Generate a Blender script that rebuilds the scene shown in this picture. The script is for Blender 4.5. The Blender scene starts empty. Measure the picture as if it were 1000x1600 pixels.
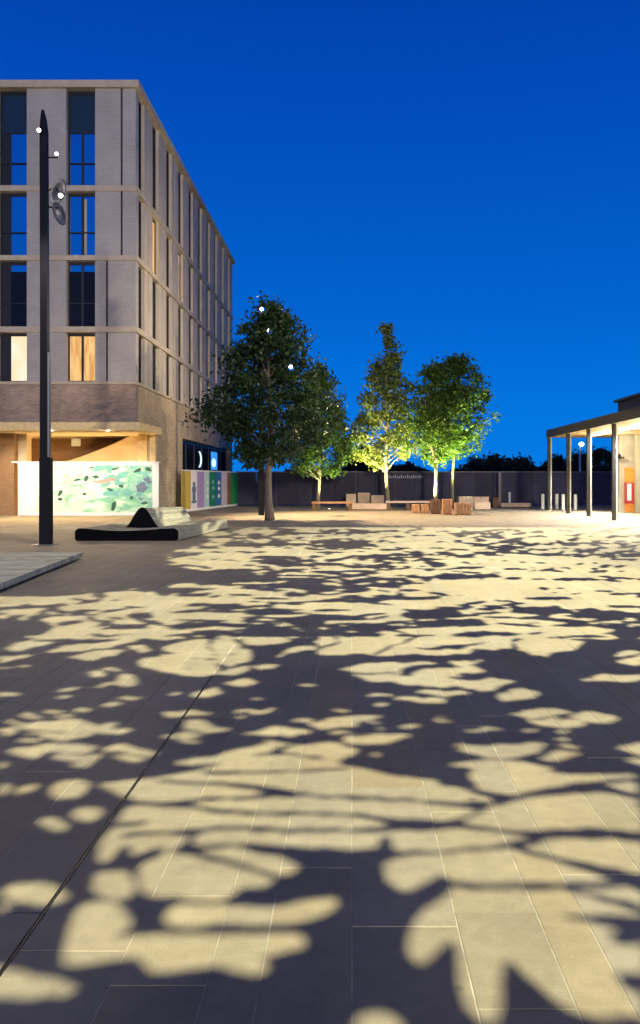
import bpy, bmesh, math, random
import numpy as np
from mathutils import Vector, Matrix

# ---------------------------------------------------------------- camera, world, exposure
scene = bpy.context.scene
F, HC, VX, VY = 1300.0, 1.55, 550.0, 750.0      # focal length in photo pixels, eye height, vanishing point
cam_d = bpy.data.cameras.new('camera')
cam = bpy.data.objects.new('camera', cam_d)
scene.collection.objects.link(cam)
cam.location = (0, 0, HC)
cam.rotation_euler = (math.radians(90), 0, 0)
cam_d.sensor_fit = 'VERTICAL'
cam_d.sensor_height = 24.0
cam_d.lens = 24.0 * F / 1600.0
cam_d.shift_x = -50 / 1600.0
cam_d.shift_y = -50 / 1600.0
cam_d.clip_start = 0.1
cam_d.clip_end = 2000
scene.camera = cam

world = bpy.data.worlds.new('World')
scene.world = world
world.use_nodes = True
wn = world.node_tree.nodes; wl = world.node_tree.links
wn.clear()
wo = wn.new('ShaderNodeOutputWorld'); bg = wn.new('ShaderNodeBackground')
tc = wn.new('ShaderNodeTexCoord'); sp = wn.new('ShaderNodeSeparateXYZ'); cr = wn.new('ShaderNodeValToRGB')
wl.new(tc.outputs['Generated'], sp.inputs[0])
wl.new(sp.outputs['Z'], cr.inputs[0])
e = cr.color_ramp
e.elements[0].position = 0.0; e.elements[0].color = (0.002, 0.205, 0.78, 1)
e.elements[1].position = 1.0; e.elements[1].color = (0.001, 0.012, 0.09, 1)
for p, c in ((0.08, (0.001, 0.18, 0.74, 1)), (0.2, (0.0005, 0.125, 0.62, 1)), (0.36, (0.0005, 0.082, 0.52, 1)), (0.5, (0.0005, 0.056, 0.42, 1)), (0.62, (0.0005, 0.036, 0.28, 1)), (0.78, (0.0005, 0.02, 0.15, 1))):
    q = e.elements.new(p); q.color = c
wl.new(cr.outputs[0], bg.inputs['Color'])
bg.inputs['Strength'].default_value = 1.0
wl.new(bg.outputs[0], wo.inputs[0])

vs = scene.view_settings
vs.view_transform = 'Standard'; vs.look = 'None'; vs.exposure = 0.0; vs.gamma = 1.0
vs.use_curve_mapping = False

# ---------------------------------------------------------------- light levels (tuned here)
LV = dict(near=50000, mid=22000, far=35000, soffit=520, canopy=400, lamp=850, tree_a=560, tree_b=780, tree_c=260, amb=31000, side=24000, seat=150)

# ---------------------------------------------------------------- helpers
R = random.Random(7)
COL = scene.collection

def tag(o, label=None, cat=None, group=None, kind=None):
    if label: o['label'] = label
    if cat: o['category'] = cat
    if group: o['group'] = group
    if kind: o['kind'] = kind
    return o

def empty(name, loc=(0, 0, 0), rz=0, label=None, cat=None, group=None):
    o = bpy.data.objects.new(name, None)
    COL.objects.link(o); o.location = loc; o.rotation_euler = (0, 0, rz)
    o.empty_display_size = 0.2
    return tag(o, label, cat, group)

def copy_tree(o, parent=None):
    c = o.copy(); COL.objects.link(c)
    if parent is not None: c.parent = parent
    for ch in list(o.children): copy_tree(ch, c)
    return c

class MB:
    """collects simple solids; build() links them as one mesh object"""
    def __init__(self): self.v = []; self.f = []
    def raw(self, v, f):
        b = len(self.v); self.v += [tuple(p) for p in v]; self.f += [tuple(i + b for i in q) for q in f]; return self
    def box(self, x0, x1, y0, y1, z0, z1):
        v = [(x0, y0, z0), (x1, y0, z0), (x1, y1, z0), (x0, y1, z0), (x0, y0, z1), (x1, y0, z1), (x1, y1, z1), (x0, y1, z1)]
        return self.raw(v, [(0, 3, 2, 1), (4, 5, 6, 7), (0, 1, 5, 4), (1, 2, 6, 5), (2, 3, 7, 6), (3, 0, 4, 7)])
    def bevbox(self, x0, x1, y0, y1, z0, z1, b=0.01):
        v = [(x0, y0, z0), (x1, y0, z0), (x1, y1, z0), (x0, y1, z0), (x0, y0, z1 - b), (x1, y0, z1 - b), (x1, y1, z1 - b), (x0, y1, z1 - b),
             (x0 + b, y0 + b, z1), (x1 - b, y0 + b, z1), (x1 - b, y1 - b, z1), (x0 + b, y1 - b, z1)]
        return self.raw(v, [(0, 1, 5, 4), (1, 2, 6, 5), (2, 3, 7, 6), (3, 0, 4, 7), (4, 5, 9, 8), (5, 6, 10, 9), (6, 7, 11, 10), (7, 4, 8, 11), (8, 9, 10, 11)])
    def tube(self, pts, radii, n=8, cap=True):
        pts = [Vector(p) for p in pts]; rings = []
        b0 = len(self.v)
        for i, p in enumerate(pts):
            d = (pts[min(i + 1, len(pts) - 1)] - pts[max(i - 1, 0)]).normalized()
            a = Vector((1, 0, 0)) if abs(d.x) < 0.8 else Vector((0, 1, 0))
            u = d.cross(a).normalized(); w = d.cross(u)
            r = radii[i] if hasattr(radii, '__len__') else radii
            for k in range(n):
                t = 2 * math.pi * k / n
                self.v.append(tuple(p + u * (r * math.cos(t)) + w * (r * math.sin(t))))
        for i in range(len(pts) - 1):
            for k in range(n):
                a = b0 + i * n + k; c = b0 + i * n + (k + 1) % n
                self.f.append((a, c, c + n, a + n))
        if cap:
            self.f.append(tuple(b0 + k for k in range(n))[::-1])
            self.f.append(tuple(b0 + (len(pts) - 1) * n + k for k in range(n)))
        return self
    def prism(self, poly, axis, a, b):
        """poly of 2D points extruded along axis from a to b"""
        n = len(poly)
        def P(p, t):
            return (t, p[0], p[1]) if axis == 'x' else ((p[0], t, p[1]) if axis == 'y' else (p[0], p[1], t))
        v = [P(p, a) for p in poly] + [P(p, b) for p in poly]
        f = [tuple(range(n)), tuple(range(2 * n - 1, n - 1, -1))]
        for i in range(n):
            j = (i + 1) % n; f.append((i, i + n, j + n, j))
        return self.raw(v, f)
    def sphere(self, c, r, nu=12, nv=8, sz=1.0):
        b = len(self.v)
        for j in range(nv + 1):
            ph = math.pi * j / nv
            for i in range(nu):
                th = 2 * math.pi * i / nu
                self.v.append((c[0] + r * math.sin(ph) * math.cos(th), c[1] + r * math.sin(ph) * math.sin(th), c[2] + r * sz * math.cos(ph)))
        for j in range(nv):
            for i in range(nu):
                a = b + j * nu + i; d = b + j * nu + (i + 1) % nu
                self.f.append((a, a + nu, d + nu, d))
        return self
    def build(self, name, mat, parent=None, smooth=False, loc=None):
        me = bpy.data.meshes.new(name)
        me.from_pydata(self.v, [], self.f); me.validate(); me.update()
        if smooth:
            me.polygons.foreach_set('use_smooth', [True] * len(me.polygons))
        if mat: me.materials.append(mat)
        o = bpy.data.objects.new(name, me); COL.objects.link(o)
        if parent is not None: o.parent = parent
        if loc is not None: o.location = loc
        return o

def nodes_of(name):
    m = bpy.data.materials.new(name); m.use_nodes = True
    nt = m.node_tree; b = nt.nodes['Principled BSDF']
    return m, nt, b

def mat(name, col, rough=0.7, metal=0.0, noise=0.12, scale=6.0, bump=0.0, bscale=60.0, emis=None, estr=0.0, spec=0.5, stretch=None, rnd=0.0):
    m, nt, b = nodes_of(name); N = nt.nodes; L = nt.links
    b.inputs['Roughness'].default_value = rough; b.inputs['Metallic'].default_value = metal
    b.inputs['Specular IOR Level'].default_value = spec
    co = N.new('ShaderNodeTexCoord'); mp = N.new('ShaderNodeMapping')
    L.new(co.outputs['Object'], mp.inputs[0])
    if stretch: mp.inputs['Scale'].default_value = stretch
    nz = N.new('ShaderNodeTexNoise'); nz.inputs['Scale'].default_value = scale; nz.inputs['Detail'].default_value = 5
    L.new(mp.outputs[0], nz.inputs['Vector'])
    mr = N.new('ShaderNodeMapRange')
    mr.inputs['From Min'].default_value = 0.3; mr.inputs['From Max'].default_value = 0.7
    mr.inputs['To Min'].default_value = 1 - noise; mr.inputs['To Max'].default_value = 1 + noise
    L.new(nz.outputs['Fac'], mr.inputs['Value'])
    mx = N.new('ShaderNodeVectorMath'); mx.operation = 'SCALE'; mx.inputs[0].default_value = col
    if rnd > 0:
        oi = N.new('ShaderNodeObjectInfo'); m2 = N.new('ShaderNodeMapRange')
        m2.inputs['To Min'].default_value = 1 - rnd; m2.inputs['To Max'].default_value = 1 + rnd
        L.new(oi.outputs['Random'], m2.inputs['Value'])
        mm = N.new('ShaderNodeMath'); mm.operation = 'MULTIPLY'
        L.new(mr.outputs[0], mm.inputs[0]); L.new(m2.outputs[0], mm.inputs[1]); L.new(mm.outputs[0], mx.inputs['Scale'])
    else:
        L.new(mr.outputs[0], mx.inputs['Scale'])
    L.new(mx.outputs[0], b.inputs['Base Color'])
    if bump > 0:
        n2 = N.new('ShaderNodeTexNoise'); n2.inputs['Scale'].default_value = bscale; n2.inputs['Detail'].default_value = 4
        L.new(mp.outputs[0], n2.inputs['Vector'])
        bp = N.new('ShaderNodeBump'); bp.inputs['Strength'].default_value = bump; bp.inputs['Distance'].default_value = 0.02
        L.new(n2.outputs['Fac'], bp.inputs['Height']); L.new(bp.outputs[0], b.inputs['Normal'])
    if emis:
        b.inputs['Emission Color'].default_value = (*emis, 1); b.inputs['Emission Strength'].default_value = estr
    return m

def brick_mat(name, c1, c2, mortar, bw=0.22, bh=0.075, bump=0.4, squash=0.1, stain=0.2):
    m, nt, b = nodes_of(name); N = nt.nodes; L = nt.links
    b.inputs['Roughness'].default_value = 0.9
    co = N.new('ShaderNodeNewGeometry'); s = N.new('ShaderNodeSeparateXYZ')
    L.new(co.outputs['Position'], s.inputs[0])
    ad = N.new('ShaderNodeMath'); ad.operation = 'ADD'; L.new(s.outputs['X'], ad.inputs[0]); L.new(s.outputs['Y'], ad.inputs[1])
    cb = N.new('ShaderNodeCombineXYZ'); L.new(ad.outputs[0], cb.inputs['X']); L.new(s.outputs['Z'], cb.inputs['Y'])
    br = N.new('ShaderNodeTexBrick'); L.new(cb.outputs[0], br.inputs['Vector'])
    br.inputs['Scale'].default_value = 1.0
    br.inputs['Brick Width'].default_value = bw; br.inputs['Row Height'].default_value = bh
    br.inputs['Mortar Size'].default_value = 0.009; br.inputs['Mortar Smooth'].default_value = 0.2; br.inputs['Bias'].default_value = 0.0
    br.inputs['Color1'].default_value = (*c1, 1); br.inputs['Color2'].default_value = (*c2, 1); br.inputs['Mortar'].default_value = (*mortar, 1)
    nz = N.new('ShaderNodeTexNoise'); nz.inputs['Scale'].default_value = 0.9; nz.inputs['Detail'].default_value = 6
    L.new(co.outputs['Position'], nz.inputs['Vector'])
    mr = N.new('ShaderNodeMapRange'); mr.inputs['From Min'].default_value = 0.3; mr.inputs['From Max'].default_value = 0.7
    mr.inputs['To Min'].default_value = 1 - stain; mr.inputs['To Max'].default_value = 1 + stain
    L.new(nz.outputs['Fac'], mr.inputs['Value'])
    mx = N.new('ShaderNodeVectorMath'); mx.operation = 'SCALE'; L.new(br.outputs['Color'], mx.inputs[0]); L.new(mr.outputs[0], mx.inputs['Scale'])
    L.new(mx.outputs[0], b.inputs['Base Color'])
    bp = N.new('ShaderNodeBump'); bp.inputs['Strength'].default_value = bump; bp.inputs['Distance'].default_value = 0.01; bp.invert = True
    L.new(br.outputs['Fac'], bp.inputs['Height']); L.new(bp.outputs[0], b.inputs['Normal'])
    return m

def paving_mat(name, island):
    m, nt, b = nodes_of(name); N = nt.nodes; L = nt.links
    geo = N.new('ShaderNodeNewGeometry')
    if island: rnd = geo.outputs['Random Per Island']
    else:
        oi = N.new('ShaderNodeObjectInfo'); rnd = oi.outputs['Random']
    cr = N.new('ShaderNodeValToRGB'); L.new(rnd, cr.inputs[0]); cr.color_ramp.interpolation = 'LINEAR'
    els = [(0.0, (0.31, 0.275, 0.215)), (0.2, (0.36, 0.317, 0.24)), (0.4, (0.31, 0.28, 0.23)), (0.55, (0.37, 0.325, 0.245)), (0.72, (0.335, 0.285, 0.205)), (0.85, (0.345, 0.315, 0.265)), (1.0, (0.31, 0.275, 0.205))]
    cr.color_ramp.elements[0].position = 0; cr.color_ramp.elements[0].color = (*els[0][1], 1)
    cr.color_ramp.elements[1].position = 1; cr.color_ramp.elements[1].color = (*els[-1][1], 1)
    for p, c in els[1:-1]:
        q = cr.color_ramp.elements.new(p); q.color = (*c, 1)
    n1 = N.new('ShaderNodeTexNoise'); n1.inputs['Scale'].default_value = 1.3; n1.inputs['Detail'].default_value = 8; n1.inputs['Roughness'].default_value = 0.65
    n2 = N.new('ShaderNodeTexNoise'); n2.inputs['Scale'].default_value = 90; n2.inputs['Detail'].default_value = 3
    n3 = N.new('ShaderNodeTexNoise'); n3.inputs['Scale'].default_value = 14; n3.inputs['Detail'].default_value = 5
    for n in (n1, n2, n3): L.new(geo.outputs['Position'], n.inputs['Vector'])
    def rng(src, lo, hi, a=0.3, c=0.7):
        r = N.new('ShaderNodeMapRange'); r.inputs['From Min'].default_value = a; r.inputs['From Max'].default_value = c
        r.inputs['To Min'].default_value = lo; r.inputs['To Max'].default_value = hi
        L.new(src, r.inputs['Value']); return r.outputs[0]
    a = rng(n1.outputs['Fac'], 0.80, 1.12); c = rng(n2.outputs['Fac'], 0.94, 1.06); d = rng(n3.outputs['Fac'], 0.90, 1.06)
    m1 = N.new('ShaderNodeMath'); m1.operation = 'MULTIPLY'; L.new(a, m1.inputs[0]); L.new(c, m1.inputs[1])
    m2 = N.new('ShaderNodeMath'); m2.operation = 'MULTIPLY'; L.new(m1.outputs[0], m2.inputs[0]); L.new(d, m2.inputs[1])
    vo = N.new('ShaderNodeTexVoronoi'); vo.inputs['Scale'].default_value = 2.3; L.new(geo.outputs['Position'], vo.inputs['Vector'])
    sr = rng(vo.outputs['Distance'], 0.72, 1.0, 0.035, 0.055)
    m3 = N.new('ShaderNodeMath'); m3.operation = 'MULTIPLY'; L.new(m2.outputs[0], m3.inputs[0]); L.new(sr, m3.inputs[1]); m2 = m3
    mx = N.new('ShaderNodeVectorMath'); mx.operation = 'SCALE'; L.new(cr.outputs[0], mx.inputs[0]); L.new(m2.outputs[0], mx.inputs['Scale'])
    tn = N.new('ShaderNodeVectorMath'); tn.operation = 'MULTIPLY'; tn.inputs[1].default_value = (0.72, 0.70, 0.62); L.new(mx.outputs[0], tn.inputs[0])
    L.new(tn.outputs[0], b.inputs['Base Color'])
    b.inputs['Roughness'].default_value = 0.72
    b.inputs['Specular IOR Level'].default_value = 0.25
    bp = N.new('ShaderNodeBump'); bp.inputs['Strength'].default_value = 0.25; bp.inputs['Distance'].default_value = 0.004
    L.new(n2.outputs['Fac'], bp.inputs['Height']); L.new(bp.outputs[0], b.inputs['Normal'])
    return m

def leaf_mat(name, c1, c2, trans=0.35):
    m, nt, b = nodes_of(name); N = nt.nodes; L = nt.links
    geo = N.new('ShaderNodeNewGeometry')
    cr = N.new('ShaderNodeValToRGB'); L.new(geo.outputs['Random Per Island'], cr.inputs[0])
    cr.color_ramp.elements[0].color = (*c1, 1); cr.color_ramp.elements[1].color = (*c2, 1)
    L.new(cr.outputs[0], b.inputs['Base Color'])
    b.inputs['Roughness'].default_value = 0.55; b.inputs['Specular IOR Level'].default_value = 0.3
    tr = N.new('ShaderNodeBsdfTranslucent'); L.new(cr.outputs[0], tr.inputs['Color'])
    mx = N.new('ShaderNodeMixShader'); mx.inputs[0].default_value = trans
    L.new(b.outputs[0], mx.inputs[1]); L.new(tr.outputs[0], mx.inputs[2])
    L.new(mx.outputs[0], N['Material Output'].inputs['Surface'])
    return m

def glass_mat(name, tint, refl, base=(0.01, 0.012, 0.018), rough=0.03):
    m, nt, b = nodes_of(name); N = nt.nodes; L = nt.links
    b.inputs['Base Color'].default_value = (*base, 1); b.inputs['Roughness'].default_value = 0.3; b.inputs['Specular IOR Level'].default_value = 0.0
    g = N.new('ShaderNodeBsdfGlossy'); g.inputs['Color'].default_value = (*tint, 1); g.inputs['Roughness'].default_value = rough
    co = N.new('ShaderNodeNewGeometry'); nz = N.new('ShaderNodeTexNoise'); nz.inputs['Scale'].default_value = 0.8
    L.new(co.outputs['Position'], nz.inputs['Vector'])
    bp = N.new('ShaderNodeBump'); bp.inputs['Strength'].default_value = 0.04; bp.inputs['Distance'].default_value = 0.3
    L.new(nz.outputs['Fac'], bp.inputs['Height']); L.new(bp.outputs[0], g.inputs['Normal'])
    mx = N.new('ShaderNodeMixShader'); mx.inputs[0].default_value = refl
    L.new(b.outputs[0], mx.inputs[1]); L.new(g.outputs[0], mx.inputs[2]); L.new(mx.outputs[0], N['Material Output'].inputs['Surface'])
    return m

def lit_mat(name, c1, c2, strength, scale=2.0, stretch=(1, 1, 1)):
    """a lit room seen through a window: uneven warm emission"""
    m, nt, b = nodes_of(name); N = nt.nodes; L = nt.links
    co = N.new('ShaderNodeNewGeometry'); mp = N.new('ShaderNodeMapping'); mp.inputs['Scale'].default_value = stretch
    L.new(co.outputs['Position'], mp.inputs[0])
    nz = N.new('ShaderNodeTexNoise'); nz.inputs['Scale'].default_value = scale; nz.inputs['Detail'].default_value = 4
    L.new(mp.outputs[0], nz.inputs['Vector'])
    cr = N.new('ShaderNodeValToRGB'); L.new(nz.outputs['Fac'], cr.inputs[0])
    cr.color_ramp.elements[0].position = 0.35; cr.color_ramp.elements[0].color = (*c1, 1)
    cr.color_ramp.elements[1].position = 0.65; cr.color_ramp.elements[1].color = (*c2, 1)
    L.new(cr.outputs[0], b.inputs['Emission Color']); b.inputs['Emission Strength'].default_value = strength
    b.inputs['Base Color'].default_value = (0.1, 0.08, 0.05, 1)
    return m

M = {}
M['pave'] = paving_mat('paving_stone', False)
M['pave_far'] = paving_mat('paving_stone_field', True)
M['mortar'] = mat('pale_mortar', (0.30, 0.27, 0.205), 0.9, noise=0.3, scale=8)
M['drain'] = mat('slot_drain_steel', (0.012, 0.012, 0.014), 0.5, 0.6)
M['ground'] = mat('far_ground', (0.16, 0.14, 0.11), 0.9, noise=0.25, scale=0.4)
M['panel'] = brick_mat('pale_grey_brick', (0.45, 0.42, 0.375), (0.41, 0.38, 0.34), (0.33, 0.31, 0.28), bump=0.35, stain=0.10)
M['panel_side'] = brick_mat('pale_brick_lit_side', (0.54, 0.47, 0.37), (0.49, 0.425, 0.335), (0.34, 0.30, 0.25), bump=0.35, stain=0.1)  # lighter, warmer copy of the front brick; side light put into colour
M['brick'] = brick_mat('brown_brick', (0.37, 0.26, 0.175), (0.25, 0.175, 0.125), (0.33, 0.28, 0.23), bump=0.6, stain=0.3)
M['brick_buff'] = brick_mat('buff_brick', (0.58, 0.46, 0.27), (0.42, 0.33, 0.19), (0.30, 0.25, 0.18), bump=0.8, stain=0.2)
M['course'] = mat('reconstituted_stone', (0.50, 0.42, 0.30), 0.8, noise=0.12, scale=3)
M['reveal'] = mat('dark_joint', (0.03, 0.03, 0.035), 0.9)
M['core'] = mat('dark_backing', (0.05, 0.048, 0.05), 0.95)
M['frame'] = mat('black_window_frame', (0.012, 0.012, 0.016), 0.45)
M['spandrel'] = mat('dark_teal_spandrel', (0.012, 0.03, 0.045), 0.3, spec=0.6)
M['glass'] = glass_mat('sky_reflecting_glass', (0.75, 0.92, 1.0), 0.72)
M['glass_dark_reflection'] = glass_mat('dark_reflection_glass', (0.6, 0.7, 0.8), 0.02)  # dark pane colour stands in for reflected surroundings on the front windows
M['glass_side'] = glass_mat('side_window_glass', (0.6, 0.65, 0.75), 0.16, base=(0.02, 0.02, 0.025))
M['lit_warm'] = lit_mat('curtained_lit_room', (0.75, 0.33, 0.07), (1.0, 0.62, 0.22), 0.95, 1.6, (5, 5, 0.7))
M['lit_white'] = lit_mat('bright_lit_room', (1.0, 0.70, 0.42), (1.0, 0.88, 0.68), 1.1, 1.2)
M['lit_dim'] = lit_mat('dim_lit_room', (0.35, 0.24, 0.08), (0.7, 0.5, 0.2), 0.9, 1.5)
M['lit_blue'] = mat('blue_lit_sign', (0.02, 0.1, 0.4), emis=(0.05, 0.35, 0.9), estr=0.9)
M['lit_pale'] = mat('pale_lit_sign', (0.5, 0.6, 0.6), emis=(0.75, 0.95, 1.0), estr=1.1)
M['render'] = mat('warm_rendered_wall', (0.52, 0.42, 0.27), 0.85, noise=0.08, scale=2)
M['brown_wall'] = mat('brown_clad_wall', (0.24, 0.135, 0.06), 0.8, noise=0.15, scale=3, stretch=(1, 1, 5))
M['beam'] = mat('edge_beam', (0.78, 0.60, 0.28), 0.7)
M['white_board'] = mat('white_hoarding_board', (0.80, 0.78, 0.72), 0.6, noise=0.03)
M['steel'] = mat('grey_steel', (0.18, 0.18, 0.18), 0.45, 0.5)
M['black'] = mat('black_painted_steel', (0.006, 0.006, 0.008), 0.4)
M['blackmat'] = mat('black_unlit_face', (0.0035, 0.0035, 0.005), 0.95, spec=0.05)
M['mast'] = mat('dark_mast_steel', (0.006, 0.006, 0.009), 0.5, 0.0, spec=0.15)
M['mast_strip'] = mat('pale_mast_strip', (0.20, 0.20, 0.19), 0.4, 0.3)
M['lamp'] = mat('lit_lamp_glass', (0.9, 0.9, 0.85), emis=(1.0, 0.96, 0.82), estr=14)
M['tube'] = mat('lit_ceiling_tube', (0.9, 0.9, 0.85), emis=(1.0, 0.98, 0.90), estr=9)
M['disc'] = mat('brushed_disc', (0.16, 0.16, 0.17), 0.45, 0.5, noise=0.3, scale=9)
M['timber_pale'] = mat('weathered_pale_timber', (0.25, 0.235, 0.17), 0.8, noise=0.25, scale=4, stretch=(6, 0.6, 6), rnd=0.25)
M['timber'] = mat('brown_timber', (0.36, 0.19, 0.08), 0.7, noise=0.3, scale=3, stretch=(0.6, 6, 6), rnd=0.2)
M['timber_dark'] = mat('dark_timber', (0.12, 0.06, 0.025), 0.75, noise=0.3, scale=3)
M['deck_slat'] = mat('pale_ribbed_deck', (0.42, 0.42, 0.30), 0.8, noise=0.25, scale=4, rnd=0.2)
M['stone_pale'] = mat('pale_pink_stone', (0.52, 0.38, 0.27), 0.8, noise=0.2, scale=2.5, rnd=0.1)
M['fence'] = mat('navy_hoarding_sheet', (0.035, 0.032, 0.065), 0.75, noise=0.25, scale=1.2, rnd=0.25)
M['fence_rail'] = mat('fence_rail_steel', (0.20, 0.17, 0.16), 0.6)
M['fence_sign'] = mat('pale_fence_lettering', (0.35, 0.37, 0.50), 0.6)
M['post'] = mat('pavilion_post', (0.022, 0.02, 0.016), 0.6, spec=0.2)
M['post_pale'] = mat('pale_post_and_lit_side', (0.42, 0.40, 0.30), 0.6)
M['fascia'] = mat('dark_fascia', (0.075, 0.06, 0.04), 0.6, noise=0.25, scale=2)
M['soffit'] = mat('timber_soffit', (0.50, 0.36, 0.17), 0.7, noise=0.25, scale=2, stretch=(0.4, 6, 1))
M['roof'] = mat('grey_roof', (0.10, 0.09, 0.085), 0.7)
M['pav_wall'] = mat('pavilion_wall', (0.36, 0.33, 0.27), 0.8, noise=0.2, scale=2)
M['orange'] = mat('orange_timber_door', (0.60, 0.23, 0.03), 0.6, noise=0.2)
M['red'] = mat('red_poster', (0.35, 0.02, 0.03), 0.6)
M['white'] = mat('white_paint', (0.78, 0.78, 0.76), 0.5, noise=0.05)
M['bollard'] = mat('pale_bollard', (0.72, 0.74, 0.66), 0.5)
M['bark'] = mat('pale_bark', (0.24, 0.19, 0.12), 0.9, noise=0.35, scale=8, bump=0.4, stretch=(3, 3, 0.6))
M['bark_dark'] = mat('grey_bark', (0.13, 0.105, 0.075), 0.9, noise=0.35, scale=8, bump=0.4, stretch=(3, 3, 0.6))
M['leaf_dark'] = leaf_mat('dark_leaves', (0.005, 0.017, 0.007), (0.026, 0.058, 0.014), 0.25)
M['leaf_mid'] = leaf_mat('mid_green_leaves', (0.03, 0.075, 0.012), (0.12, 0.19, 0.03), 0.35)
M['leaf_lime'] = leaf_mat('yellow_green_leaves', (0.045, 0.085, 0.018), (0.21, 0.25, 0.045), 0.35)
M['leaf_green'] = leaf_mat('fresh_green_leaves', (0.035, 0.085, 0.012), (0.14, 0.22, 0.03), 0.5)
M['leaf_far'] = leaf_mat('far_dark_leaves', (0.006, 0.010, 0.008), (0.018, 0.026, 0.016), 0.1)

def lightobj(name, typ, loc, energy, color, target=None, parent=None, size=0.1, spot=None, blend=0.3, size_y=None):
    d = bpy.data.lights.new(name, typ); d.energy = energy; d.color = color
    if typ == 'AREA':
        d.size = size
        if size_y: d.shape = 'RECTANGLE'; d.size_y = size_y
    else: d.shadow_soft_size = size
    if typ == 'SPOT': d.spot_size = math.radians(spot); d.spot_blend = blend
    o = bpy.data.objects.new(name, d); COL.objects.link(o); o.location = loc
    if target is not None:
        o.rotation_euler = (Vector(target) - Vector(loc)).to_track_quat('-Z', 'Y').to_euler()
    return o

def gx(px, Y): return (px - VX) / F * Y
def gz(py, Y): return HC - (py - VY) / F * Y
def gd(py): return F * HC / (py - VY)

# ================================================================ ground
gm = MB().raw([(-600, -200, -0.06), (600, -200, -0.06), (600, 900, -0.06), (-600, 900, -0.06)], [(0, 1, 2, 3)]).build('ground', M['ground'])
tag(gm, 'dark open ground running to the horizon behind the fence', kind='structure')
plaza = MB().box(-26, 26, -8, 50.5, -0.055, -0.0025).build('plaza', M['mortar'])
tag(plaza, 'pale jointed stone plaza filling the foreground', kind='structure')

edges = [-1.105, -0.744, -0.45, -0.284, 0.0, 0.367, 0.66, 0.825, 1.14]
rw = random.Random(3)
W = [0.29, 0.17, 0.31, 0.37, 0.28, 0.20, 0.33]
x = edges[-1]
while x < 26: x += rw.choice(W); edges.append(x)
x = edges[0] ; left = []
while x > -26: x -= rw.choice(W); left.append(x)
edges = left[::-1] + edges
edges = [q for q in edges if abs(q) < 26]
near, far = [], []
for i in range(len(edges) - 1):
    x0, x1 = edges[i], edges[i + 1]
    y = -8 + rw.random() * 0.9
    while y < 50.3:
        L_ = rw.choice([0.55, 0.7, 0.9, 1.1, 1.3])
        y1 = min(y + L_, 50.4)
        g = 0.0026; gy = 0.0007
        cx, cy = (x0 + x1) / 2, (y + y1) / 2
        d = (x0 + g, x1 - g, y + gy, y1 - gy, rw.uniform(-0.0012, 0.0012))
        if abs(x0 + 1.105) < 1e-6 : d = (x0 + 0.008, x1 - g, y + gy, y1 - gy, d[4])
        if abs(x1 + 1.105) < 1e-6 : d = (x0 + g, x1 - 0.008, y + gy, y1 - gy, d[4])
        inframe = y1 > 2.3 and (-0.44 * y1 < x1) and (x0 < 0.36 * y1)
        (near if inframe else far).append((cy, d)) 
        y = y1
near.sort(key=lambda t: t[0])
far += near[298:]; near = near[:298]
for cy, d in near:
    cx = (d[0] + d[1]) / 2; hx = (d[1] - d[0]) / 2; hy = (d[3] - d[2]) / 2; yy = (d[2] + d[3]) / 2
    MB().bevbox(-hx, hx, -hy, hy, -0.05, 0.0, 0.002).build('paving_slab', M['pave'], plaza, loc=(cx, yy, d[4]))
fm = MB()
for cy, d in far: fm.bevbox(d[0], d[1], d[2], d[3], -0.05, d[4], 0.002)
fo = fm.build('paving_field', M['pave_far'], plaza); tag(fo, kind='stuff')
dr = MB()
dr.box(-1.105 - 0.004, -1.105 + 0.004, -8, 6.6, -0.03, -0.001)
for k in (-1, 1): dr.box(-1.105 + k * 0.006 - 0.001, -1.105 + k * 0.006 + 0.001, -8, 6.6, -0.03, 0.0015)
tag(dr.build('slot_drain', M['drain']), 'narrow black slot drain running away across the pale paving', 'drain')

# ================================================================ residential building (left)
Y0 = F * HC / 60.95; S = Y0 / F
XC = gx(212, Y0)                     # corner
bld = empty('apartment_building', (0, 0, 0), 0, 'pale brick apartment block with tall windows and brown brick base on the left', 'building')
def fx(px): return (px - VX) * S
def fz(py): return HC - (py - VY) * S
YB = Y0 + 26.75
floors = [(5.46, 7.42, 3), (7.64, 10.27, 2), (10.47, 13.02, 1), (13.24, 17.10, 0)]
XL = -25.4
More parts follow.
